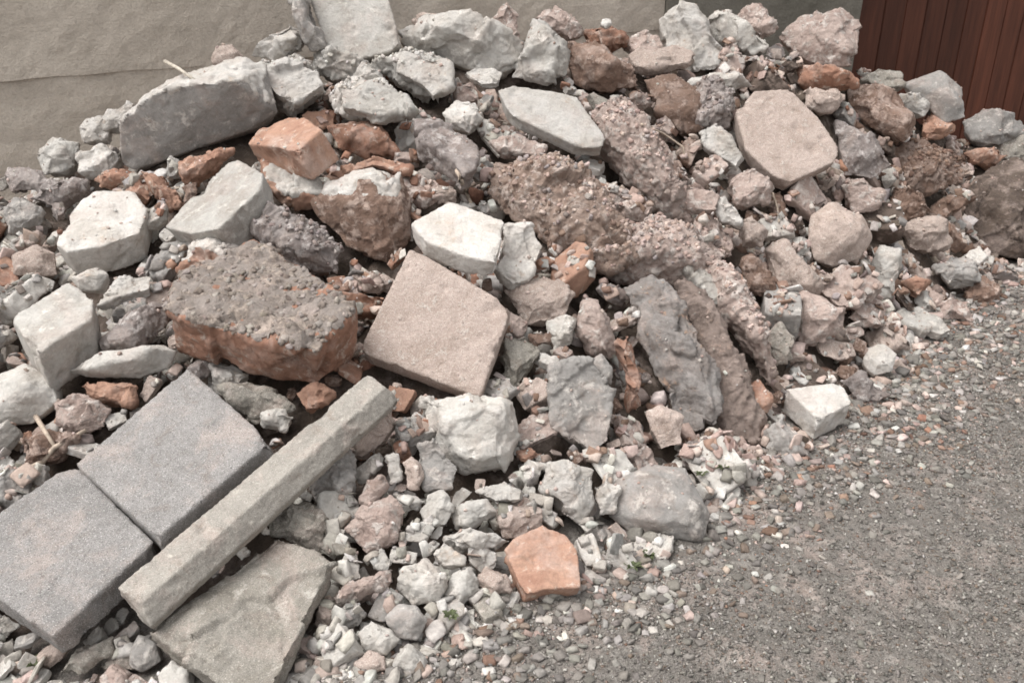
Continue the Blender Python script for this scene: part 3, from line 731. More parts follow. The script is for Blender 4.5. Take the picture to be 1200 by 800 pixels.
def build_solid(h, idx):
    rr = random.Random(100 + idx)
    poly = h['poly']
    cx, cy = centroid(poly)
    p0 = hit(cx, cy)
    n = tilt_n(h.get('tc', 45), h.get('tr', rr.uniform(-8, 8)))
    sizepx = max(max(p[0] for p in poly) - min(p[0] for p in poly), max(p[1] for p in poly) - min(p[1] for p in poly))
    lift = h.get('lift', .02)
    p0 = p0 + surf_normal(p0.x, p0.y) * lift
    top = [to_plane(x, y, p0, n) for x, y in poly]
    c = sum(top, Vector()) / len(top)
    size = max((a - b).length for a in top for b in top)
    bm = bmesh.new()
    t = h.get('t', .08)
    if h['form'] == 'blk':
        sb = h.get('sb', .94)
        j = .0 if h.get('surf') == 'slab' else .07
        vt = [bm.verts.new(p) for p in top]
        vb = [bm.verts.new(c + (p - c) * (sb + rr.uniform(-j, j)) - n * t * rr.uniform(.92, 1.08)) for p in top]
        bm.faces.new(vt)
        bm.faces.new(list(reversed(vb)))
        for i in range(len(vt)):
            k = (i + 1) % len(vt)
            bm.faces.new((vt[k], vt[i], vb[i], vb[k]))
        bmesh.ops.recalc_face_normals(bm, faces=bm.faces)
        bmesh.ops.triangulate(bm, faces=bm.faces)
    else:
        pts = list(top)
        fr = h.get('fr')
        if fr:
            pts += [to_plane(x, y, p0, n) + n * hh for x, y, hh in fr]
        else:
            hh = size * rr.uniform(.16, .26)
            k0 = rr.random()
            sc = rr.uniform(.42, .7)
            up = Vector((0, 0, 1))
            for p in top:
                if rr.random() < .75:
                    pts.append(c + (p - c) * (sc + rr.uniform(-.15, .15)) + n * hh * rr.uniform(.7, 1.15))
        for p in top:
            pts.append(c + (p - c) * rr.uniform(.55, .85) - n * t * rr.uniform(.7, 1.1))
        for p in pts:
            bm.verts.new(p)
        r = bmesh.ops.convex_hull(bm, input=bm.verts)
        junk = [g for g in r['geom_interior'] + r['geom_unused'] if isinstance(g, bmesh.types.BMVert)]
        bmesh.ops.delete(bm, geom=list(set(junk)), context='VERTS')
    pj = sorted(set((round(q[0], 1), round(q[1], 1)) for q in (project(v.co) for v in bm.verts)))
    hull = []
    for seq in (pj, pj[::-1]):
        part = []
        for q in seq:
            while len(part) > 1 and (part[-1][0] - part[-2][0]) * (q[1] - part[-2][1]) - (part[-1][1] - part[-2][1]) * (q[0] - part[-2][0]) <= 0:
                part.pop()
            part.append(q)
        hull += part[:-1]
    h['occ'] = hull if h['form'] == 'blk' else poly
    base = c - n * t * .5
    bmesh.ops.translate(bm, verts=bm.verts, vec=-base)
    me = bpy.data.meshes.new('solid')
    bm.to_mesh(me)
    bm.free()
    return me, base, n, size


def remesh_batch(items):
    """items: list of (mesh, voxel, smooth) -> list of fine meshes"""
    obs = []
    for me, vox, sm in items:
        o = bpy.data.objects.new('solid', me)
        tmp.collection.objects.link(o)
        m = o.modifiers.new('r', 'REMESH')
        m.mode = 'VOXEL'
        m.voxel_size = vox
        if sm:
            s = o.modifiers.new('s', 'SMOOTH')
            s.factor, s.iterations = .5, sm
        obs.append(o)
    vl = tmp.view_layers[0]
    vl.update()
    dg = vl.depsgraph
    dg.update()
    res = []
    for o in obs:
        res.append(bpy.data.meshes.new_from_object(o.evaluated_get(dg), depsgraph=dg))
    for o in obs:
        me = o.data
        bpy.data.objects.remove(o)
        bpy.data.meshes.remove(me)
    return res


def arrays(me):
    co = np.empty(len(me.vertices) * 3)
    me.vertices.foreach_get('co', co)
    no = np.empty(len(me.vertices) * 3)
    me.vertices.foreach_get('normal', no)
    return co.reshape(-1, 3), no.reshape(-1, 3)


def quads(me, off):
    lv = np.empty(len(me.loops), np.int32)
    me.loops.foreach_get('vertex_index', lv)
    if len(lv) == 4 * len(me.polygons):
        return (lv.reshape(-1, 4) + off).tolist()
    return [tuple(v + off for v in p.vertices) for p in me.polygons]


def roughen(me, size, seed, surf, axis=None, coat=None, scoops=True):
    co, no = arrays(me)
    o = np.array([seed * 3.17, seed * 1.31, seed * 7.7])
    q = co + o
    cm = None
    if coat is not None:
        ax = np.array(axis if coat[0] == 'axis' else (0, 0, 1.0))
        d = no @ ax
        cm = np.clip((d - coat[1]) / .25 + .5 + .35 * fbm(q / .04, 3, seed), 0, 1)
    d = np.zeros(len(co))
    if surf == 'slab':
        d += .0016 * fbm(q / .07, 3, seed) + .0011 * fbm(q / .012, 3, seed + 5)
        ch = fbm(q / .045, 3, seed + 9)
        d -= .012 * np.clip(ch - .5, 0, 1)
        rs = np.random.default_rng(seed + 900)
        for b in range(11):
            e1, e2 = co[np.argmax(co @ rs.normal(size=3))], co[np.argmax(co @ rs.normal(size=3))]
            tgt = e1 + (e2 - e1) * rs.choice([0, .25, .5, .75]) * rs.uniform(.6, 1.2)
            pk = co[np.argmin(((co - tgt) ** 2).sum(1))]
            rb = min(.05, size * .14) * rs.uniform(.3, 1.0)
            d -= .38 * np.clip(rb - np.sqrt(((co - pk) ** 2).sum(1)) + .006 * fbm(q / .02, 2, seed + b), 0, 1)
    elif surf == 'smooth':
        d += size * .045 * fbm(q / (size * .45), 2, seed) + size * .012 * fbm(q / (size * .14), 3, seed + 3) + .0015 * fbm(q / .012, 2, seed + 5)
    else:
        for b in range((3 if size < .16 else 6) if scoops and surf in ('rough', 'crumb') else 0):
            k0 = int(_hash(np.array([b]), np.array([seed]), np.array([3]), 5)[0] * (len(co) - 1))
            rb = min(.075, size * .26) * (.6 + .6 * float(_hash(np.array([b]), np.array([seed]), np.array([4]), 6)[0]))
            d -= .30 * np.clip(rb - np.sqrt(((co - co[k0]) ** 2).sum(1)) + size * .02 * fbm(q / (size * .2), 2, seed + 60 + b), 0, 1)
        wq = q + size * .05 * np.stack([fbm(q / (size * .25), 2, seed + 70 + k) for k in range(3)], 1)
        cell = max(.03, size * .36)
        d += .155 * cell * worley(wq / cell, seed + 80, True)[1]          # flat broken faces meeting at edges
        cell = max(.012, size * .13)
        d += .085 * cell * worley(wq / cell, seed + 81, True)[1]
        d += size * .010 * fbm(q / (size * .45), 2, seed) + .0016 * fbm(q / .035, 3, seed + 3) + .0014 * fbm(q / .011, 2, seed + 5)
        st = fbm(q / (size * .33), 2, seed + 31) * 3.2          # broken ledges
        d += min(.0035, size * .016) * (np.round(st) * .8 + st * .2)
        rg = 1 - np.abs(fbm(q / (size * .3), 2, seed + 20))
        d += size * .006 * (rg - .7)
        if surf == 'ledge':                                          # layers running along the block
            wv = (wq + .01 * fbm(q / .06, 2, seed + 90)[:, None]) @ np.array([.86, .3, -.2])
            la = wv / .035
            d += .007 * (np.abs(la - np.round(la)) * 2 - .5) + .006 * np.round(fbm(q / .09, 2, seed + 91) * 2.2)
    if surf in ('crumb', 'crust'):
        w = 1.0 if cm is None else (.1 + .5 * cm)
        warp = q + .006 * np.stack([fbm(q / .03, 2, seed + 50 + k) for k in range(3)], 1)
        k1 = 1.0 if surf == 'crust' else .6
        f1, v1 = worley(warp / .045, seed)
        d += k1 * w * (.014 * (v1 - .5) + .008 * (.5 - f1))
        f1, v1 = worley(warp / .021, seed + 4)
        d += k1 * w * (.007 * (v1 - .5) + .006 * (.5 - f1))
    if cm is not None and surf != 'crust':
        d += cm * (.004 + .009 * fbm(q / .035, 3, seed + 40))
    co = co + no * d[:, None]
    me.vertices.foreach_set('co', co.ravel())
    me.polygons.foreach_set('use_smooth', np.ones(len(me.polygons), bool))
    me.update()
    return cm


def crust_mesh(me, cm, seed, name):
    """a real layer standing a few millimetres proud of the stone, thinning out at its ragged border"""
    co, no = arrays(me)
    lv0 = np.array(quads(me, 0))
    e = np.concatenate([lv0[:, [0, 1]], lv0[:, [1, 2]], lv0[:, [2, 3]], lv0[:, [3, 0]]])
    cnt = np.bincount(e.ravel(), minlength=len(co))
    cm = cm - .12 + .75 * fbm((co + seed * 2) / .035, 3, seed + 2)
    for it in range(5):
        acc = np.bincount(e[:, 0], cm[e[:, 1]], len(co)) + np.bincount(e[:, 1], cm[e[:, 0]], len(co))
        cm = .4 * cm + .6 * acc / np.maximum(cnt, 1)
    th = -.003 + .008 * np.clip((cm - .35) / .35, 0, 1) + .0025 * fbm((co + seed) / .02, 3, seed)
    w = co + no * th[:, None]
    lv = np.array(quads(me, 0))
    keep = (cm[lv] > .3).all(1)
    f = lv[keep]
    par = np.arange(len(co))                       # keep the largest connected patch
    for it in range(200):
        mn = par[f].min(1)
        new = par.copy()
        for k in range(4):
            np.minimum.at(new, f[:, k], mn)
        new = new[new]
        if (new == par).all():
            break
        par = new
    lab = par[f[:, 0]]
    u, c_ = np.unique(lab, return_counts=True)
    f = f[lab == u[np.argmax(c_)]]
    ids, inv = np.unique(f.ravel(), return_inverse=True)
    m = bpy.data.meshes.new(name)
    m.from_pydata(w[ids].tolist(), [], inv.reshape(-1, 4).tolist())
    m.polygons.foreach_set('use_smooth', np.ones(len(m.polygons), bool))
    m.update()
    return m


solids = [build_solid(h, i) for i, h in enumerate(H)]
fine = remesh_batch([(s[0], min(.0075, max(.0036, s[3] * .02)), 3 if h.get('surf') == 'smooth' else 1) for s, h in zip(solids, H)])
CRUMBLY = []
BV_V, BV_F = [], []          # what later pieces are dropped on
voff = 0
for i, (h, s, me) in enumerate(zip(H, solids, fine)):
    cmask = roughen(me, s[3], i + 1, h.get('surf', 'rough'), s[2], h.get('coat'), h['form'] == 'rok' and not h.get('fr'))
    me.name = h['name']
    me.materials.clear()
    o = link(h['name'], me, MAT[h['mat']])
    o.location = s[1]
    tag(o, h['label'], h['cat'])
    h['obj'] = o
    if cmask is not None:
        nm_ = 'plaster_crust' if h['cm'] in 'PW' else 'mortar_crust'
        link(nm_, crust_mesh(me, cmask, i, nm_), MAT[h['cm']], o)
    co, _ = arrays(me)
    BV_V.append(co + np.array(s[1]))
    f0_ = len(BV_F)
    BV_F.extend(quads(me, voff))
    if h.get('surf') == 'crust':
        CRUMBLY.append((f0_, len(BV_F), h.get('cm') or h['mat']))
    voff += len(co)

# ------------------------------------------------------------------ the long concrete bar
def tube_solid(rings, name):
    bm = bmesh.new()
    rv = [[bm.verts.new(p) for p in r] for r in rings]
    k = len(rings[0])
    for a, b in zip(rv[:-1], rv[1:]):
        for i in range(k):
            bm.faces.new((a[i], a[(i + 1) % k], b[(i + 1) % k], b[i]))
    bm.faces.new(list(reversed(rv[0])))
    bm.faces.new(rv[-1])
    bmesh.ops.recalc_face_normals(bm, faces=bm.faces)
    me = bpy.data.meshes.new(name)
    bm.to_mesh(me)
    bm.free()
    return me


pA = EYE + (hit(158, 712) - EYE) * .925
pB = EYE + (hit(449, 455) - EYE) * .945
ax = (pB - pA).normalized()
# pavers' plane normal carries the bar
nb = tilt_n(28, 0)
nb = (nb - ax * nb.dot(ax)).normalized()
sb_ = ax.cross(nb).normalized()
prof = [(-.062, .020), (.020, .032), (.060, -.012), (.050, -.052), (.0, -.060), (-.056, -.04)]
rings = [[p + sb_ * a + nb * b + ax * (0.012 * math.sin(a * 60 + q)) for a, b in prof] for q, p in ((0, pA), (2, pA.lerp(pB, .5)), (4, pB))]
mid = pA.lerp(pB, .5)
me = tube_solid([[p - mid for p in r] for r in rings], 'concrete_bar')
me = remesh_batch([(me, .0045, 0)])[0]
roughen(me, .5, 77, 'slab')
me.name = 'concrete_bar'
me.materials.clear()
bar = link('concrete_bar', me, stone_mat('sandy concrete', (.30, .278, .248), (.25, .23, .205), (.42, .385, .34), coat_amt=.2, speck=.45, bump=.5, pits=.3))
bar.location = mid
tag(bar, 'long straight bar of sandy grey concrete lying across the pavers and lichened slab', 'concrete bar')
H.append(dict(poly=[(138, 690), (430, 428), (462, 448), (460, 472), (178, 730), (150, 722)], occ=[(138, 690), (430, 428), (462, 448), (460, 472), (178, 730), (150, 722)], short='long concrete bar', obj=bar))
co, _ = arrays(me)
BV_V.append(co + np.array(mid))
BV_F.extend(quads(me, voff))
voff += len(co)

# ------------------------------------------------------------------ loose core of the pile
def sheet(name, xs, ys, zf, mat, mask=None):
    X, Y = np.meshgrid(xs, ys, indexing='ij')
    Z = zf(X.ravel(), Y.ravel())
    v = np.stack([X.ravel(), Y.ravel(), Z], 1)
    ni, nj = len(xs), len(ys)
    a = (np.arange(ni - 1)[:, None] * nj + np.arange(nj - 1)[None]).ravel()
    f = np.stack([a, a + nj, a + nj + 1, a + 1], 1)
    if mask is not None:
        f = f[mask(v[f].mean(1))]
    me = bpy.data.meshes.new(name)
    me.from_pydata(v.tolist(), [], f.tolist())
    me.polygons.foreach_set('use_smooth', np.ones(len(me.polygons), bool))
    me.update()
    return link(name, me, mat), v, f


PITS = [(hit(px, py), pr) for px, py, pr in ((512, 200, .10), (560, 215, .08), (628, 480, .07), (745, 455, .09), (690, 302, .10), (268, 186, .10), (335, 205, .07), (120, 388, .07),
        (395, 262, .08), (470, 170, .08), (755, 108, .07), (300, 432, .09), (856, 290, .07), (905, 255, .06), (1128, 262, .09), (728, 420, .07), (500, 520, .07), (210, 418, .07), (868, 530, .07), (506, 128, .05), (620, 440, .05), (770, 500, .06))]


def core_z(x, y):
    hh = height(x, y)
    p = np.stack([x, y, 0 * x], 1)
    b = .055 * fbm(p / .22, 3, 3) + .018 * fbm(p / .05, 3, 8)
    w = np.clip(hh / .15, 0, 1)
    z = hh - .015 + (b - .10) * w - .02 * (1 - w)
    for p, r in PITS:
        z = z - .16 * np.exp(-((x - p.x) ** 2 + (y - p.y) ** 2) / (r * r) * 1.3) * np.clip(hh / .25, 0, 1)
    return z


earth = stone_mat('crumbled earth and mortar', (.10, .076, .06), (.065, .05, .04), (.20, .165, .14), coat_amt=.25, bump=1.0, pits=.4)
CORE0 = len(BV_F)
core, cv, cf = sheet('rubble_bed', np.arange(-3.6, 4.3, .022), np.arange(1.0, 6.2, .022), core_z, earth,
                     lambda c: (c[:, 2] > -.034) & (c[:, 1] < WALL_P.y + (c[:, 0] - WALL_P.x) * math.tan(WALL_A) - .0) & (height(c[:, 0], c[:, 1]) > 0.0))
tag(core, 'brown crumbled earth and mortar dust filling the gaps of the heap', 'rubble', kind='stuff')
BV_V.append(cv)
BV_F.extend((cf + voff).tolist())
CORE1 = len(BV_F)
voff += len(cv)

# ------------------------------------------------------------------ ground
def ground_z(x, y):
    p = np.stack([x, y, 0 * x], 1)
    near = np.clip(1.5 - np.hypot(x, y - 3) / 8, 0, 1)
    return (.014 * fbm(p / .5, 3, 21) + .008 * fbm(p / .08, 3, 25)) * near


gm = stone_mat('grey gravelly earth', (.178, .162, .146), (.13, .117, .104), (.23, .212, .192), coat_amt=.42, speck=.55, bump=1.0, pits=.5, scale=1.0)
gxs = np.concatenate([np.linspace(-70, -4, 20), np.arange(-3.9, 4.6, .02), np.linspace(4.7, 70, 20)])
gys = np.concatenate([np.linspace(-60, .3, 16), np.arange(.4, 6.6, .02), np.linspace(6.8, 80, 20)])
ground, gv, gf = sheet('ground', gxs, gys, ground_z, gm)
ground['kind'] = 'structure'

# ------------------------------------------------------------------ fillers: individual middle-sized stones between the big ones
def proto_solid(seed):
    rr = random.Random(seed)
    bm = bmesh.new()
    bmesh.ops.create_cube(bm, size=1)
    bmesh.ops.scale(bm, verts=bm.verts, vec=(1, rr.uniform(.4, .9), rr.uniform(.14, .32) if seed % 2 == 0 else rr.uniform(.35, .7)))
    for k in range(rr.randint(5, 8)):
        n = Vector((rr.gauss(0, 1), rr.gauss(0, .9), rr.gauss(0, .5))).normalized()
        sup = max(v.co.dot(n) for v in bm.verts)
        g = list(bm.verts) + list(bm.edges) + list(bm.faces)
        r = bmesh.ops.bisect_plane(bm, geom=g, plane_co=n * sup * rr.uniform(.62, .9), plane_no=n, clear_outer=True)
        cut = [e for e in r['geom_cut'] if isinstance(e, bmesh.types.BMEdge)]
        if cut:
            bmesh.ops.contextual_create(bm, geom=cut)
    bmesh.ops.recalc_face_normals(bm, faces=bm.faces)
    bmesh.ops.triangulate(bm, faces=bm.faces)
    bmesh.ops.scale(bm, verts=bm.verts, vec=(.14, .14, .14))
    me = bpy.data.meshes.new('solid')
    bm.to_mesh(me)
    bm.free()
    return me


NPRO = 42
protos = remesh_batch([(proto_solid(500 + i), 0.0042, 1) for i in range(NPRO)])
for i, me in enumerate(protos):
    roughen(me, .14, 300 + i, ('slab', 'rough', 'slab', 'slab', 'rough', 'slab', 'crumb')[i % 7])
    me.materials.clear()
    me.materials.append(MAT['P'])

PALW = {'W': 'white', 'P': 'pale grey', 'G': 'grey', 'T': 'tan', 'K': 'pinkish', 'B': 'orange', 'R': 'dark red', 'N': 'brown', 'M': 'mauve grey', 'L': 'greenish grey', 'D': 'dark brown'}


def region_pal(x, y, rr):
    """what the heap is made of there"""
    if y > 540 and x < 900:
        s = 'WWWPPPPPPPGGGLTK'
    elif x < 260:
        s = 'WWPPPGGMKTBN'
    elif x < 560:
        s = 'WWPPGTKKBBNR'
    elif x < 720:
        s = 'WPPKKTNNMBG'
    elif x < 900:
        s = 'WPKKKKKNNMMTT'
    else:
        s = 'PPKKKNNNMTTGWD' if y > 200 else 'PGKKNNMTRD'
    return rr.choice(s)


fr_ = random.Random(5)
fill = []
cand = []
for gx in range(-60, 1270, 9):
    for gy in range(0, 812, 9):
        cand.append((gx + fr_.uniform(-4, 4), gy + fr_.uniform(-4, 4)))
fr_.shuffle(cand)
LIMIT = 470
cinfo = []
for (x, y) in cand:
    dmin = 60
    for h in H:
        if not far_bb(x, y, h['occ'], dmin):
            dmin = min(dmin, poly_dist(x, y, h['occ']))
            if dmin < 5:
                break
    if dmin < 5:
        continue
    p = hit(x, y)
    if any((p - q).length < pr * .8 for q, pr in PITS):
        continue
    hp = h1(p.x, p.y)
    if hp < .012 or p.z > hp + .03 or p.y > wall_y(p.x) - .1:
        continue
    cinfo.append((x, y, dmin, p))
for want, cap, foot in ((34, 8, 1), (25, 34, 1), (17, 90, 1), (12, 130, 1), (36, 165, 0), (27, 240, 0), (19, 350, 0), (13, LIMIT, 0)):
    for (x, y, dmin, p) in cinfo:
        if len(fill) >= cap:
            break
        if dmin < want * .36 or foot and not (530 < y < 780 and 380 < x < 880) or not foot and y > 560 and want > 28:
            continue
        r = want * fr_.uniform(.8, 1.25)
        if any((x - f[0]) ** 2 + (y - f[1]) ** 2 < (.8 * (r * .5 + f[2] * .5) + 5) ** 2 for f in fill):
            continue
        fill.append((x, y, r, p))
GROUPN = 'loose stones filling the heap between the large pieces'
used_labels = set(h['label'] for h in H if 'label' in h)
src = {}
for (x, y, r, p) in fill:
    key = region_pal(x, y, fr_)
    i = fr_.randrange(NPRO)
    depth = project(p)[2]
    d_w = r * 1.45 * depth / FPX
    nm = {'B': 'brick_fragment', 'R': 'brick_fragment', 'W': 'plaster_lump'}.get(key, 'broken_stone')
    if i not in src:
        o = link(nm, protos[i])
        src[i] = o
    else:
        o = src[i].copy()
        COL.objects.link(o)
        o.name = nm
    o.material_slots[0].link = 'OBJECT'
    o.material_slots[0].material = MAT[key]
    sc = d_w / .14 * fr_.uniform(.9, 1.1)
    o.scale = (sc, sc * fr_.uniform(.85, 1.1), sc * fr_.uniform(.8, 1.1))
    n = surf_normal(p.x, p.y)
    q = Vector((0, 0, 1)).rotation_difference((n + Vector((fr_.uniform(-.8, .8), fr_.uniform(-.8, .5), fr_.uniform(-.2, .4)))).normalized())
    o.rotation_mode = 'QUATERNION'
    from mathutils import Quaternion
    o.rotation_quaternion = q @ Quaternion((0, 0, 1), fr_.uniform(0, 6.28))
    o.location = p + n * (d_w * .05 - (.012 if y > 540 else fr_.choice((.012, .02, .05))))
    # label: colour, size and the neighbours it lies between
    ds = sorted(((poly_dist(x, y, h['poly']), h) for h in H if not far_bb(x, y, h['poly'], 420)), key=lambda t: t[0])
    noun = {'B': 'brick piece', 'R': 'brick piece', 'W': 'lump'}.get(key, 'stone')
    szw = 'small' if r < 19 else ('middling' if r < 27 else 'fist sized')
    lab = None
    def options():
        a = [d[1] for d in ds[:6]]
        cx, cy = centroid(a[0]['poly'])
        w = 'above' if y < cy - 12 else ('below' if y > cy + 12 else 'beside')
        yield f"{szw} {PALW[key]} {noun} between the {a[0]['short']} and the {a[1]['short']}"
        yield f"{szw} {PALW[key]} {noun} just {w} the {a[0]['short']}"
        yield f"{szw} {PALW[key]} {noun} between the {a[0]['short']} and the {a[2]['short']}"
        for b in a[1:4]:
            cy2 = centroid(b['poly'])[1]
            w2 = 'above' if y < cy2 - 12 else ('below' if y > cy2 + 12 else 'beside')
            yield f"{szw} {PALW[key]} {noun} close {w2} the {b['short']}"
        for u in range(6):
            for v in range(6):
                if u != v and u < len(a) and v < len(a):
                    yield f"{PALW[key]} {noun} near the {a[u]['short']} and the {a[v]['short']}"
    for l in options():
        if l not in used_labels and len(l.split()) <= 16:
            lab = l
            break
    used_labels.add(lab)
    tag(o, lab, {'B': 'brick fragment', 'R': 'brick fragment', 'W': 'plaster lump'}.get(key, 'stone'), GROUPN)
    me = o.data
    co, _ = arrays(me)
    M = Matrix.LocRotScale(o.location, o.rotation_quaternion, o.scale)
    Mn = np.array(M)
    BV_V.append(co @ Mn[:3, :3].T + Mn[:3, 3])
    BV_F.extend(quads(me, voff))
    voff += len(co)

bvh = BVHTree.FromPolygons(np.concatenate(BV_V).tolist(), BV_F, all_triangles=False)

# ------------------------------------------------------------------ stuff: chips and pebbles
def pebble_shapes(n, sub, seed, fine=True):
    out = []
    rr = random.Random(seed)
    for k in range(n):
        bm = bmesh.new()
        if sub:
            bmesh.ops.create_cube(bm, size=2)
            for q in range(rr.randint(5, 9)):
                nn = Vector((rr.gauss(0, 1), rr.gauss(0, 1), rr.gauss(0, 1))).normalized()
                sup = max(v.co.dot(nn) for v in bm.verts)
                r = bmesh.ops.bisect_plane(bm, geom=list(bm.verts) + list(bm.edges) + list(bm.faces), plane_co=nn * sup * rr.uniform(.6, .88), plane_no=nn, clear_outer=True)
                cut = [e for e in r['geom_cut'] if isinstance(e, bmesh.types.BMEdge)]
                if cut:
                    bmesh.ops.contextual_create(bm, geom=cut)
            bmesh.ops.recalc_face_normals(bm, faces=bm.faces)
            bmesh.ops.triangulate(bm, faces=bm.faces)
            if fine:
                bmesh.ops.subdivide_edges(bm, edges=bm.edges, cuts=1, use_grid_fill=True, fractal=.3, seed=k)
                bmesh.ops.triangulate(bm, faces=bm.faces)
        else:
            for q in range(7):
                bm.verts.new(Vector((rr.gauss(0, 1), rr.gauss(0, 1), rr.gauss(0, 1))).normalized() * rr.uniform(.7, 1.15))
            r = bmesh.ops.convex_hull(bm, input=bm.verts)
            junk = [g for g in r['geom_interior'] + r['geom_unused'] if isinstance(g, bmesh.types.BMVert)]
            bmesh.ops.delete(bm, geom=list(set(junk)), context='VERTS')
            bmesh.ops.triangulate(bm, faces=bm.faces)
        bm.verts.ensure_lookup_table()
        bm.verts.index_update()
        v = np.array([x.co[:] for x in bm.verts])
        f = np.array([[x.index for x in fc.verts] for fc in bm.faces])
        out.append((v, f))
        bm.free()
    return out


def scatter_mesh(name, items, shapes, mat, smooth=False, small=None):
    """items: (location, normal, size, flat, colour)"""
    V, F, C = [], [], []
    off = 0
    rr = random.Random(len(items))
    for loc, n, s, flat, col in items:
        sh = small if small and s < .022 else shapes
        v, f = sh[rr.randrange(len(sh))]
        q = Vector((0, 0, 1)).rotation_difference(n) @ Quaternion((rr.uniform(-.4, .4), rr.uniform(-.4, .4), 1), rr.uniform(0, 6.28)).normalized()
        M = np.array(q.to_matrix())
        w = (v * np.array([s * .5, s * .5 * rr.uniform(.55, .95), s * .5 * flat])) @ M.T + np.array(loc)
        V.append(w)
        F.append(f + off)
        C.append(np.tile(np.array([*col, 1.0]), (len(v), 1)))
        off += len(v)
    V, F, C = np.concatenate(V), np.concatenate(F), np.concatenate(C)
    me = bpy.data.meshes.new(name)
    me.vertices.add(len(V))
    me.vertices.foreach_set('co', V.ravel())
    me.loops.add(F.size)
    me.loops.foreach_set('vertex_index', F.ravel().astype(np.int32))
    me.polygons.add(len(F))
    me.polygons.foreach_set('loop_start', np.arange(0, F.size, 3, dtype=np.int32))
    me.update(calc_edges=True)
    me.validate()
    a = me.attributes.new('tint', 'FLOAT_COLOR', 'POINT')
    a.data.foreach_set('color', C.ravel().astype(np.float32))
    if smooth:
        me.polygons.foreach_set('use_smooth', np.ones(len(me.polygons), bool))
    return link(name, me, mat)


def jit(c, rr, a=.18, b=.025):
    g = 1 + rr.uniform(-a, a)
    return [max(.02, v * g * (1 + rr.uniform(-b, b))) for v in c]


chipm = island_mat('stone chips')
clean_polys = [h['poly'] for h in H if h.get('clean') or h['short'] == 'long concrete bar']
sr = random.Random(31)
items = []
tries = 0
DOWN = Vector((0, 0, -1))
while len(items) < 30000 and tries < 170000:
    tries += 1
    x, y = sr.uniform(-2.7, 3.4), sr.uniform(1.3, 5.6)
    hh = h1(x, y)
    edge = hh < .02
    if y > wall_y(x) - .03:
        continue
    loc, n, fi, dist = bvh.ray_cast(Vector((x, y, 3)), DOWN)
    if loc is None or n.z < .35:
        continue
    px, py, z = project(loc)
    if not (-60 < px < 1260 and -20 < py < 840):
        continue
    if any(inside(px, py, c) for c in clean_polys):
        continue
    on_bed = CORE0 <= fi < CORE1
    crumbly = next((m_ for a, b, m_ in CRUMBLY if a <= fi < b), None)
    if not on_bed and sr.random() > (.75 if crumbly else (.3 if fi >= CORE1 else .05)):
        continue
    if on_bed and any((loc.x - q.x) ** 2 + (loc.y - q.y) ** 2 < pr * pr * .6 for q, pr in PITS) and sr.random() < .8:
        continue
    s = sr.choice((.008, .012, .014, .018, .018, .026, .034, .045, .060) if on_bed else ((.005, .007, .010, .014, .020) if crumbly else (.005, .006, .008, .012)))
    if fi >= CORE1:
        s = sr.choice((.006, .010, .014, .020, .028, .036))
    s *= sr.uniform(.8, 1.25)
    key = region_pal(px, py, sr) if on_bed or fi >= CORE1 else ((sr.choice(crumbly + 'KKM') if crumbly in 'KY' else crumbly) if crumbly else sr.choice('PKT'))
    if key in 'BR' and sr.random() < .5:
        key = 'K'
    c = PAL[key][sr.randrange(3 if on_bed else 2)]
    if (on_bed or fi >= CORE1) and sr.random() < .4:        # flat splinters lying and sticking every way
        s = sr.choice((.02, .026, .034, .042, .055)) * sr.uniform(.8, 1.2)
        n = (n + Vector((sr.gauss(0, .5), sr.gauss(-.1, .5), sr.gauss(0, .3)))).normalized()
        items.append((loc + n * s * .08, n, s, sr.uniform(.12, .28), jit(c, sr)))
        continue
    items.append((loc + n * s * .12, n, s, sr.uniform(.4, .8), jit(c, sr)))
chips = scatter_mesh('rubble', items, pebble_shapes(24, True, 9), chipm, small=pebble_shapes(24, True, 19, False))
tag(chips, 'small broken chips of plaster, brick and stone strewn through the heap', 'rubble', kind='stuff')

# gravel on the ground
items = []
gr = random.Random(77)
GP = [((.195, .18, .163), 8), ((.135, .124, .112), 7), ((.255, .235, .212), 5.5), ((.31, .29, .265), 2), ((.185, .145, .118), 3), ((.40, .38, .35), .45)]
cols, wts = [g[0] for g in GP], [g[1] for g in GP]
_pa, _pb = np.meshgrid(np.arange(-1, 4.6, .05), np.arange(0, 6.5, .05), indexing='ij')
PATG = fbm(np.stack([_pa.ravel() / .55, _pb.ravel() / .55, 0 * _pa.ravel() + .5], 1), 3, 71).reshape(_pa.shape).tolist()
while len(items) < 60000:
    x = gr.uniform(-.6, 4.2)
    y = gr.uniform(1.1, 6.0)
    if gr.random() > min(1, (2.6 / max(y, .5)) ** 1.6 + .15):
        continue
    hh = h1(x, y)
    if hh > .05 or y > wall_y(x):
        continue
    pat = PATG[int((x + 1) / .05)][int(y / .05)]
    if gr.random() > .8 + .6 * pat:
        continue
    px, py, z = project(Vector((x, y, 0)))
    if not (-100 < px < 1330 and py < 850):
        continue
    toe = max(0, 1 - (float(np.interp(x, TX, TY)) - y) / (.42 + .3 * min(1, max(0, x - .5))))     # nearness to the heap
    s = gr.choice((.005, .006, .007, .008, .010, .012, .017)) * gr.uniform(.8, 1.3) * (1 + 1.5 * toe * gr.random() ** 4)
    c = gr.choices(cols, wts)[0]
    if gr.random() < toe * .45:
        c = PAL[gr.choice('WPKTKNNTNPGMNKB' if px > 850 else 'PPPWGGLKTNMG')][gr.randrange(2)]
    z0 = float(ground_z(np.array([x]), np.array([y]))[0])
    items.append((Vector((x, y, z0 + s * .1)), Vector((gr.uniform(-.2, .2), gr.uniform(-.2, .2), 1)).normalized(), s, gr.uniform(.25, .6), jit(c, gr, .22)))
gravel = scatter_mesh('gravel', items, pebble_shapes(20, True, 4), chipm, small=pebble_shapes(30, False, 3))
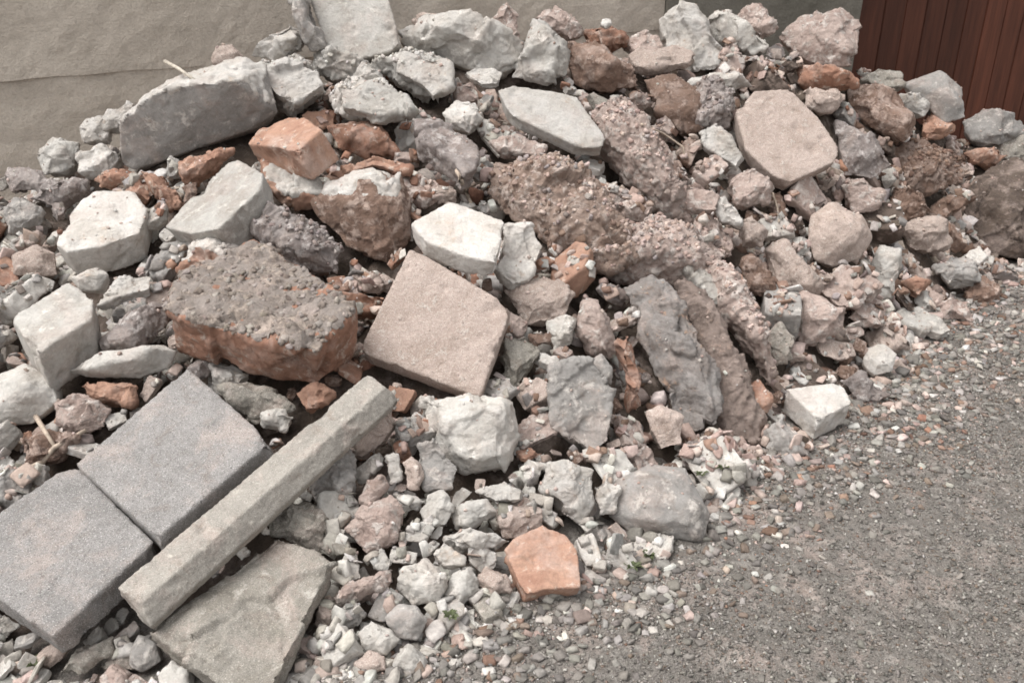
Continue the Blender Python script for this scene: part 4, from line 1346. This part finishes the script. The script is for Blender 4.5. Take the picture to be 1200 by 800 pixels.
tag(gravel, 'grey brown gravel strewn over the ground in front of the heap', 'gravel', kind='stuff')

# ------------------------------------------------------------------ wall and gate
def plaster_mat(name, base, alt, dark):
    m = bpy.data.materials.new(name)
    k = NT(m)
    out = k.n('ShaderNodeOutputMaterial')
    bs = k.n('ShaderNodeBsdfPrincipled', i_Roughness=.95)
    bs.inputs['Specular IOR Level'].default_value = .15
    k.l(bs.outputs[0], out.inputs[0])
    tc = k.n('ShaderNodeTexCoord')

    def noise(s, d=5, r=.6, di=0.):
        nd = k.n('ShaderNodeTexNoise', i_Scale=s, i_Detail=d, i_Roughness=r, i_Distortion=di)
        k.l(tc.outputs['Object'], nd.inputs['Vector'])
        return nd.outputs[0]
    a, b, c = noise(1.6, 5, .6, .5), noise(17, 7, .74, .15), noise(90, 4, .7)
    col = k.mix(k.ramp(a, .38, .64), base, alt)
    col = k.mix(k.math('MULTIPLY', k.ramp(b, .56, .68), .6), col, dark)
    f = k.math('ADD', k.math('MULTIPLY', k.math('SUBTRACT', k.math('ADD', b, c), 1.0), .55), 1.0)
    s = k.n('ShaderNodeVectorMath', operation='SCALE')
    k.l(col, s.inputs[0])
    k.l(f, s.inputs['Scale'])
    k.l(s.outputs[0], bs.inputs['Base Color'])
    bp = k.n('ShaderNodeBump', i_Strength=.6, i_Distance=.02)
    k.l(k.math('ADD', k.math('MULTIPLY', b, .8), k.math('ADD', k.math('MULTIPLY', noise(45, 5, .8), .6), k.math('MULTIPLY', c, .35))), bp.inputs['Height'])
    k.l(bp.outputs[0], bs.inputs['Normal'])
    return m


def wall_pt_from(px, py):
    d = ray(px, py)
    t = (WALL_P - EYE).dot(WALL_N) / d.dot(WALL_N)
    return EYE + d * t


def along(p):
    return (p - WALL_P).dot(WALL_D)


def wall_box(name, a0, a1, z0, z1, mat, proud=0., thick=.25, amp=.004, seed=1, parent=None, edge=None, low=None):
    """a slab of wall from a0 to a1 along the wall line, its face finely uneven; edge(a) may lower or raise the top"""
    na, nz = max(2, int((a1 - a0) / .03)), max(2, int((z1 - z0) / .03))
    A, Zt = np.linspace(a0, a1, na), np.linspace(0, 1, nz)
    bm = bmesh.new()
    g = []
    pts = np.array([[a, 0, z0 + (z1 - z0) * t] for a in A for t in Zt])
    rel = proud + amp * fbm(pts / .25, 3, seed) + amp * .5 * fbm(pts / .06, 2, seed + 4)
    idx = 0
    for a in A:
        top = z1 + (edge(a) if edge else 0)
        bot = z0 + (low(a) if low else 0)
        row = []
        for t in Zt:
            p = WALL_P + WALL_D * a + WALL_N * float(rel[idx]) + Vector((0, 0, bot + (top - bot) * t))
            row.append(bm.verts.new(p))
            idx += 1
        g.append(row)
    for i in range(na - 1):
        for j in range(nz - 1):
            bm.faces.new((g[i][j], g[i + 1][j], g[i + 1][j + 1], g[i][j + 1]))
    be = [e for e in bm.edges if e.is_boundary]
    r = bmesh.ops.extrude_edge_only(bm, edges=be)
    nv = [v for v in r['geom'] if isinstance(v, bmesh.types.BMVert)]
    for v in nv:
        dcur = (v.co - WALL_P).dot(WALL_N)
        v.co -= WALL_N * (dcur + thick)
    bmesh.ops.holes_fill(bm, edges=[e for e in bm.edges if e.is_boundary], sides=0)
    bmesh.ops.recalc_face_normals(bm, faces=bm.faces)
    me = bpy.data.meshes.new(name)
    bm.to_mesh(me)
    bm.free()
    me.polygons.foreach_set('use_smooth', np.zeros(len(me.polygons), bool))
    o = link(name, me, mat, parent)
    return o


pm = plaster_mat('rough tan render', (.50, .445, .385), (.43, .38, .325), (.35, .305, .255))
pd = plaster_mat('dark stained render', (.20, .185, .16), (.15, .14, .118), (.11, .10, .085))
a_mid = along(wall_pt_from(778, 20))
a_gate = along(wall_pt_from(1001, 40))
seam = lambda a: 0.0
wl = bpy.data.objects.new('rendered_wall', None)
COL.objects.link(wl)
wl.location = WALL_P
tag(wl, 'rough tan rendered wall with a horizontal ledge behind the heap', 'wall')
zs = wall_pt_from(120, 86).z


def ledge(a):
    return .035 * (a - along(wall_pt_from(120, 86))) + .002 * math.sin(a * 5.1) + .002 * math.sin(a * 17)


o1 = wall_box('wall_base', -4.5, a_mid, -.1, 2.66, pm, proud=0., amp=.006, seed=3)
o2 = wall_box('wall_face', -4.5, a_mid - .003, zs, 2.7, pm, proud=.007, thick=.24, amp=.006, seed=8, low=ledge)
for o in (o1, o2):
    o.parent = wl
    o.matrix_parent_inverse = Matrix.Translation(-WALL_P)
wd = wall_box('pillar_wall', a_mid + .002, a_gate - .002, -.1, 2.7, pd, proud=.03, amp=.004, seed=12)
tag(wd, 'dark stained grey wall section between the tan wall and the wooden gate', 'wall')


def wood_mat():
    m = bpy.data.materials.new('red brown painted wood')
    k = NT(m)
    out = k.n('ShaderNodeOutputMaterial')
    bs = k.n('ShaderNodeBsdfPrincipled', i_Roughness=.6)
    bs.inputs['Specular IOR Level'].default_value = .25
    k.l(bs.outputs[0], out.inputs[0])
    tc = k.n('ShaderNodeTexCoord')
    mp = k.n('ShaderNodeMapping')
    mp.inputs['Scale'].default_value = (14, 14, 1.1)
    k.l(tc.outputs['Object'], mp.inputs[0])
    a = k.n('ShaderNodeTexNoise', i_Scale=2.2, i_Detail=7, i_Roughness=.65, i_Distortion=.4)
    k.l(mp.outputs[0], a.inputs['Vector'])
    oi = k.n('ShaderNodeAttribute', attribute_name='plank')
    c = k.mix(k.ramp(a.outputs[0], .35, .7), (.068, .024, .0145), (.125, .043, .025))
    s = k.n('ShaderNodeVectorMath', operation='SCALE')
    k.l(c, s.inputs[0])
    k.l(k.math('ADD', k.math('MULTIPLY', oi.outputs['Fac'], .6), .6), s.inputs['Scale'])
    k.l(s.outputs[0], bs.inputs['Base Color'])
    b = k.n('ShaderNodeBump', i_Strength=.4, i_Distance=.006)
    k.l(a.outputs[0], b.inputs['Height'])
    k.l(b.outputs[0], bs.inputs['Normal'])
    return m


wm = wood_mat()
gate = bpy.data.objects.new('wooden_gate', None)
COL.objects.link(gate)
gate.location = WALL_P + WALL_D * (a_gate + .8)
tag(gate, 'dark red brown gate of upright wooden boards at the end of the wall', 'gate')


def oriented_boxes(name, boxes, mat, parent, planks=False):
    bm = bmesh.new()
    lay = bm.verts.layers.float.new('plank') if planks else None
    rr = random.Random(4)
    for a0, a1, d0, d1, z0, z1 in boxes:
        val = rr.random()
        vs = []
        for a in (a0, a1):
            for d in (d0, d1):
                for z in (z0, z1):
                    v = bm.verts.new(WALL_P + WALL_D * a + WALL_N * d + Vector((0, 0, z)) - gate.location)
                    if lay: v[lay] = val
                    vs.append(v)
        for q in ((0, 1, 3, 2), (4, 6, 7, 5), (0, 4, 5, 1), (2, 3, 7, 6), (0, 2, 6, 4), (1, 5, 7, 3)):
            bm.faces.new([vs[i] for i in q])
    bmesh.ops.recalc_face_normals(bm, faces=bm.faces)
    bmesh.ops.bevel(bm, geom=list(bm.edges), offset=.004, segments=2, affect='EDGES')
    me = bpy.data.meshes.new(name)
    bm.to_mesh(me)
    bm.free()
    o = link(name, me, mat, parent)
    return o


bw = .15
boards = []
a = a_gate + .065
rr = random.Random(8)
while a < a_gate + 2.3:
    boards.append((a, a + bw - .0015, -.035 + rr.uniform(-.001, .001), -.06, .05, 2.1))
    a += bw
oriented_boxes('board_panel', boards, wm, gate, True)
oriented_boxes('gate_frame', [(a_gate, a_gate + .06, -.02, -.1, 0, 2.16), (a + .002, a + .062, -.02, -.1, 0, 2.16),
                              (a_gate + .063, a, -.064, -.1, .25, .37), (a_gate + .063, a, -.064, -.1, 1.7, 1.82)], wm, gate, True)

# ------------------------------------------------------------------ thin things: root, stick, weeds
def tube(name, pts, rad, mat, seg=7):
    rings = []
    for i, p in enumerate(pts):
        d = (pts[min(i + 1, len(pts) - 1)] - pts[max(i - 1, 0)]).normalized()
        u = d.cross(Vector((.3, .2, 1))).normalized()
        w = d.cross(u)
        r = rad * (1 - .5 * i / len(pts))
        rings.append([p + (u * math.cos(k * 6.283 / seg) + w * math.sin(k * 6.283 / seg)) * r for k in range(seg)])
    me = tube_solid(rings, name)
    me.polygons.foreach_set('use_smooth', np.ones(len(me.polygons), bool))
    return link(name, me, mat)


def plain(name, c, r=.8):
    m = bpy.data.materials.new(name)
    k = NT(m)
    out = k.n('ShaderNodeOutputMaterial')
    bs = k.n('ShaderNodeBsdfPrincipled', i_Roughness=r)
    k.l(bs.outputs[0], out.inputs[0])
    tc = k.n('ShaderNodeTexCoord')
    a = k.n('ShaderNodeTexNoise', i_Scale=60, i_Detail=5)
    k.l(tc.outputs['Object'], a.inputs['Vector'])
    k.l(k.mix(k.ramp(a.outputs[0], .3, .7), tuple(v * .65 for v in c), tuple(v * 1.25 for v in c)), bs.inputs['Base Color'])
    return m


def near(x, y, toward=.0):
    d = ray(x, y)
    loc, n, fi, dist = bvh.ray_cast(EYE, d.normalized())
    return (loc if loc is not None else hit(x, y)) - d.normalized() * toward


stick = tube('wood_stick', [near(196, 90, .02) + Vector((0, 0, .06)), near(212, 92, .02) + Vector((0, 0, .035)), near(228, 94, .01)], .008, plain('bleached wood', (.5, .45, .38)))
tag(stick, 'thin bleached stick poking out beside the top of the large plastered block', 'stick')
root = tube('dry_root', [near(536, 200, .0), near(540, 212, .06), near(546, 224, .06), near(552, 238, .0)], .011, plain('dry root', (.42, .34, .27)))
tag(root, 'short pale root hanging down from the mauve overhanging shard', 'root')

for pts, rad, lab in (([(28, 552), (50, 541), (64, 524), (100, 504)], .010, 'pale forked root above the upper edge of the lower paver, longer branch'),
                      ([(42, 488), (52, 504), (64, 523)], .008, 'short upper branch of pale root beside the smooth pale boulder'),
                      ([(752, 146), (776, 156), (800, 172), (803, 186)], .006, 'thin pale root dangling by the dark brown sloping stone'),
                      ([(905, 226), (911, 243), (913, 260)], .006, 'short straight pale stick under the large tan slab')):
    tw = tube('dry_root', [near(x_, y_, .012) for x_, y_ in pts], rad, root.data.materials[0])
    tag(tw, lab, 'root')

gm1 = plain('weed leaf', (.085, .10, .045), .7)
for wi, (x, y, lab) in enumerate([(508, 786, 'low green weed among pebbles at the very front of the heap'),
                                  (528, 722, 'little green weed below the split pale stone'),
                                  (742, 664, 'yellowish green weed on the pebbles below the large grey stone'),
                                  (822, 556, 'tiny green weed between the large grey stone and the long slab'),
                                  (892, 540, 'tiny weed at the foot of the long tilted grey block'),
                                  (40, 778, 'green weed in the shade under the lower paver'),
                                  (536, 735, 'low weed on the gravel between the split pale stone and the orange half brick'),
                                  (552, 712, 'small weed right under the low tan stone beside the orange half brick'),
                                  (470, 792, 'small weed at the front edge beside the pale jagged stone'),
                                  (760, 650, 'small yellowish weed at the edge of the gravel below the large grey stone'),
                                  (848, 548, 'low weed on the gravel before the layered brown slab')]):
    rr = random.Random(60 + wi)
    p = near(x, y)
    bm = bmesh.new()
    for k in range(26):
        a = rr.uniform(0, 6.28)
        L = rr.uniform(.012, .032)
        u = Vector((math.cos(a), math.sin(a), rr.uniform(.15, .9))).normalized()
        w = u.cross(Vector((0, 0, 1))).normalized() * L * .24
        b = u * .003
        mid_ = u * L * .55 + Vector((0, 0, .003))
        tip = u * L - Vector((0, 0, .004))
        v = [bm.verts.new(q) for q in (b, mid_ + w, tip, mid_ - w)]
        bm.faces.new(v)
    me = bpy.data.meshes.new('weed')
    bm.to_mesh(me)
    bm.free()
    o = link('weed', me, gm1)
    o.location = p
    tag(o, lab, 'weed', 'small weeds at the foot of the heap')

bpy.data.scenes.remove(tmp)

# ------------------------------------------------------------------ light
w = bpy.data.worlds.new('World')
scene.world = w
w.use_nodes = True
nt = w.node_tree
bg = nt.nodes['Background']
sky = nt.nodes.new('ShaderNodeTexSky')
sky.sky_type = 'NISHITA'
sky.sun_disc = False
SUN_EL, SUN_AZ = R(64), R(-105)          # from the upper left, over the camera's shoulder
sky.sun_elevation = SUN_EL
sky.sun_rotation = SUN_AZ
sky.air_density, sky.dust_density, sky.ozone_density = 1.0, 4.0, 1.0
hs = nt.nodes.new('ShaderNodeHueSaturation')
hs.inputs['Saturation'].default_value = .06
nt.links.new(sky.outputs[0], hs.inputs['Color'])
nt.links.new(hs.outputs[0], bg.inputs['Color'])
bg.inputs['Strength'].default_value = .15
sd = bpy.data.lights.new('sun', 'SUN')
sd.energy, sd.angle, sd.color = 1.15, R(40), (1, .955, .90)
so = bpy.data.objects.new('sun', sd)
COL.objects.link(so)
dv = Vector((math.sin(SUN_AZ) * math.cos(SUN_EL), math.cos(SUN_AZ) * math.cos(SUN_EL), math.sin(SUN_EL)))
so.rotation_euler = dv.to_track_quat('Z', 'Y').to_euler()

vs = scene.view_settings
vs.view_transform, vs.look, vs.gamma, vs.exposure = 'Standard', 'None', 1, .86
vs.use_curve_mapping = False
scene.cycles.max_bounces = 6
scene.cycles.use_denoising = True
scene.cycles.filter_width = 1.7
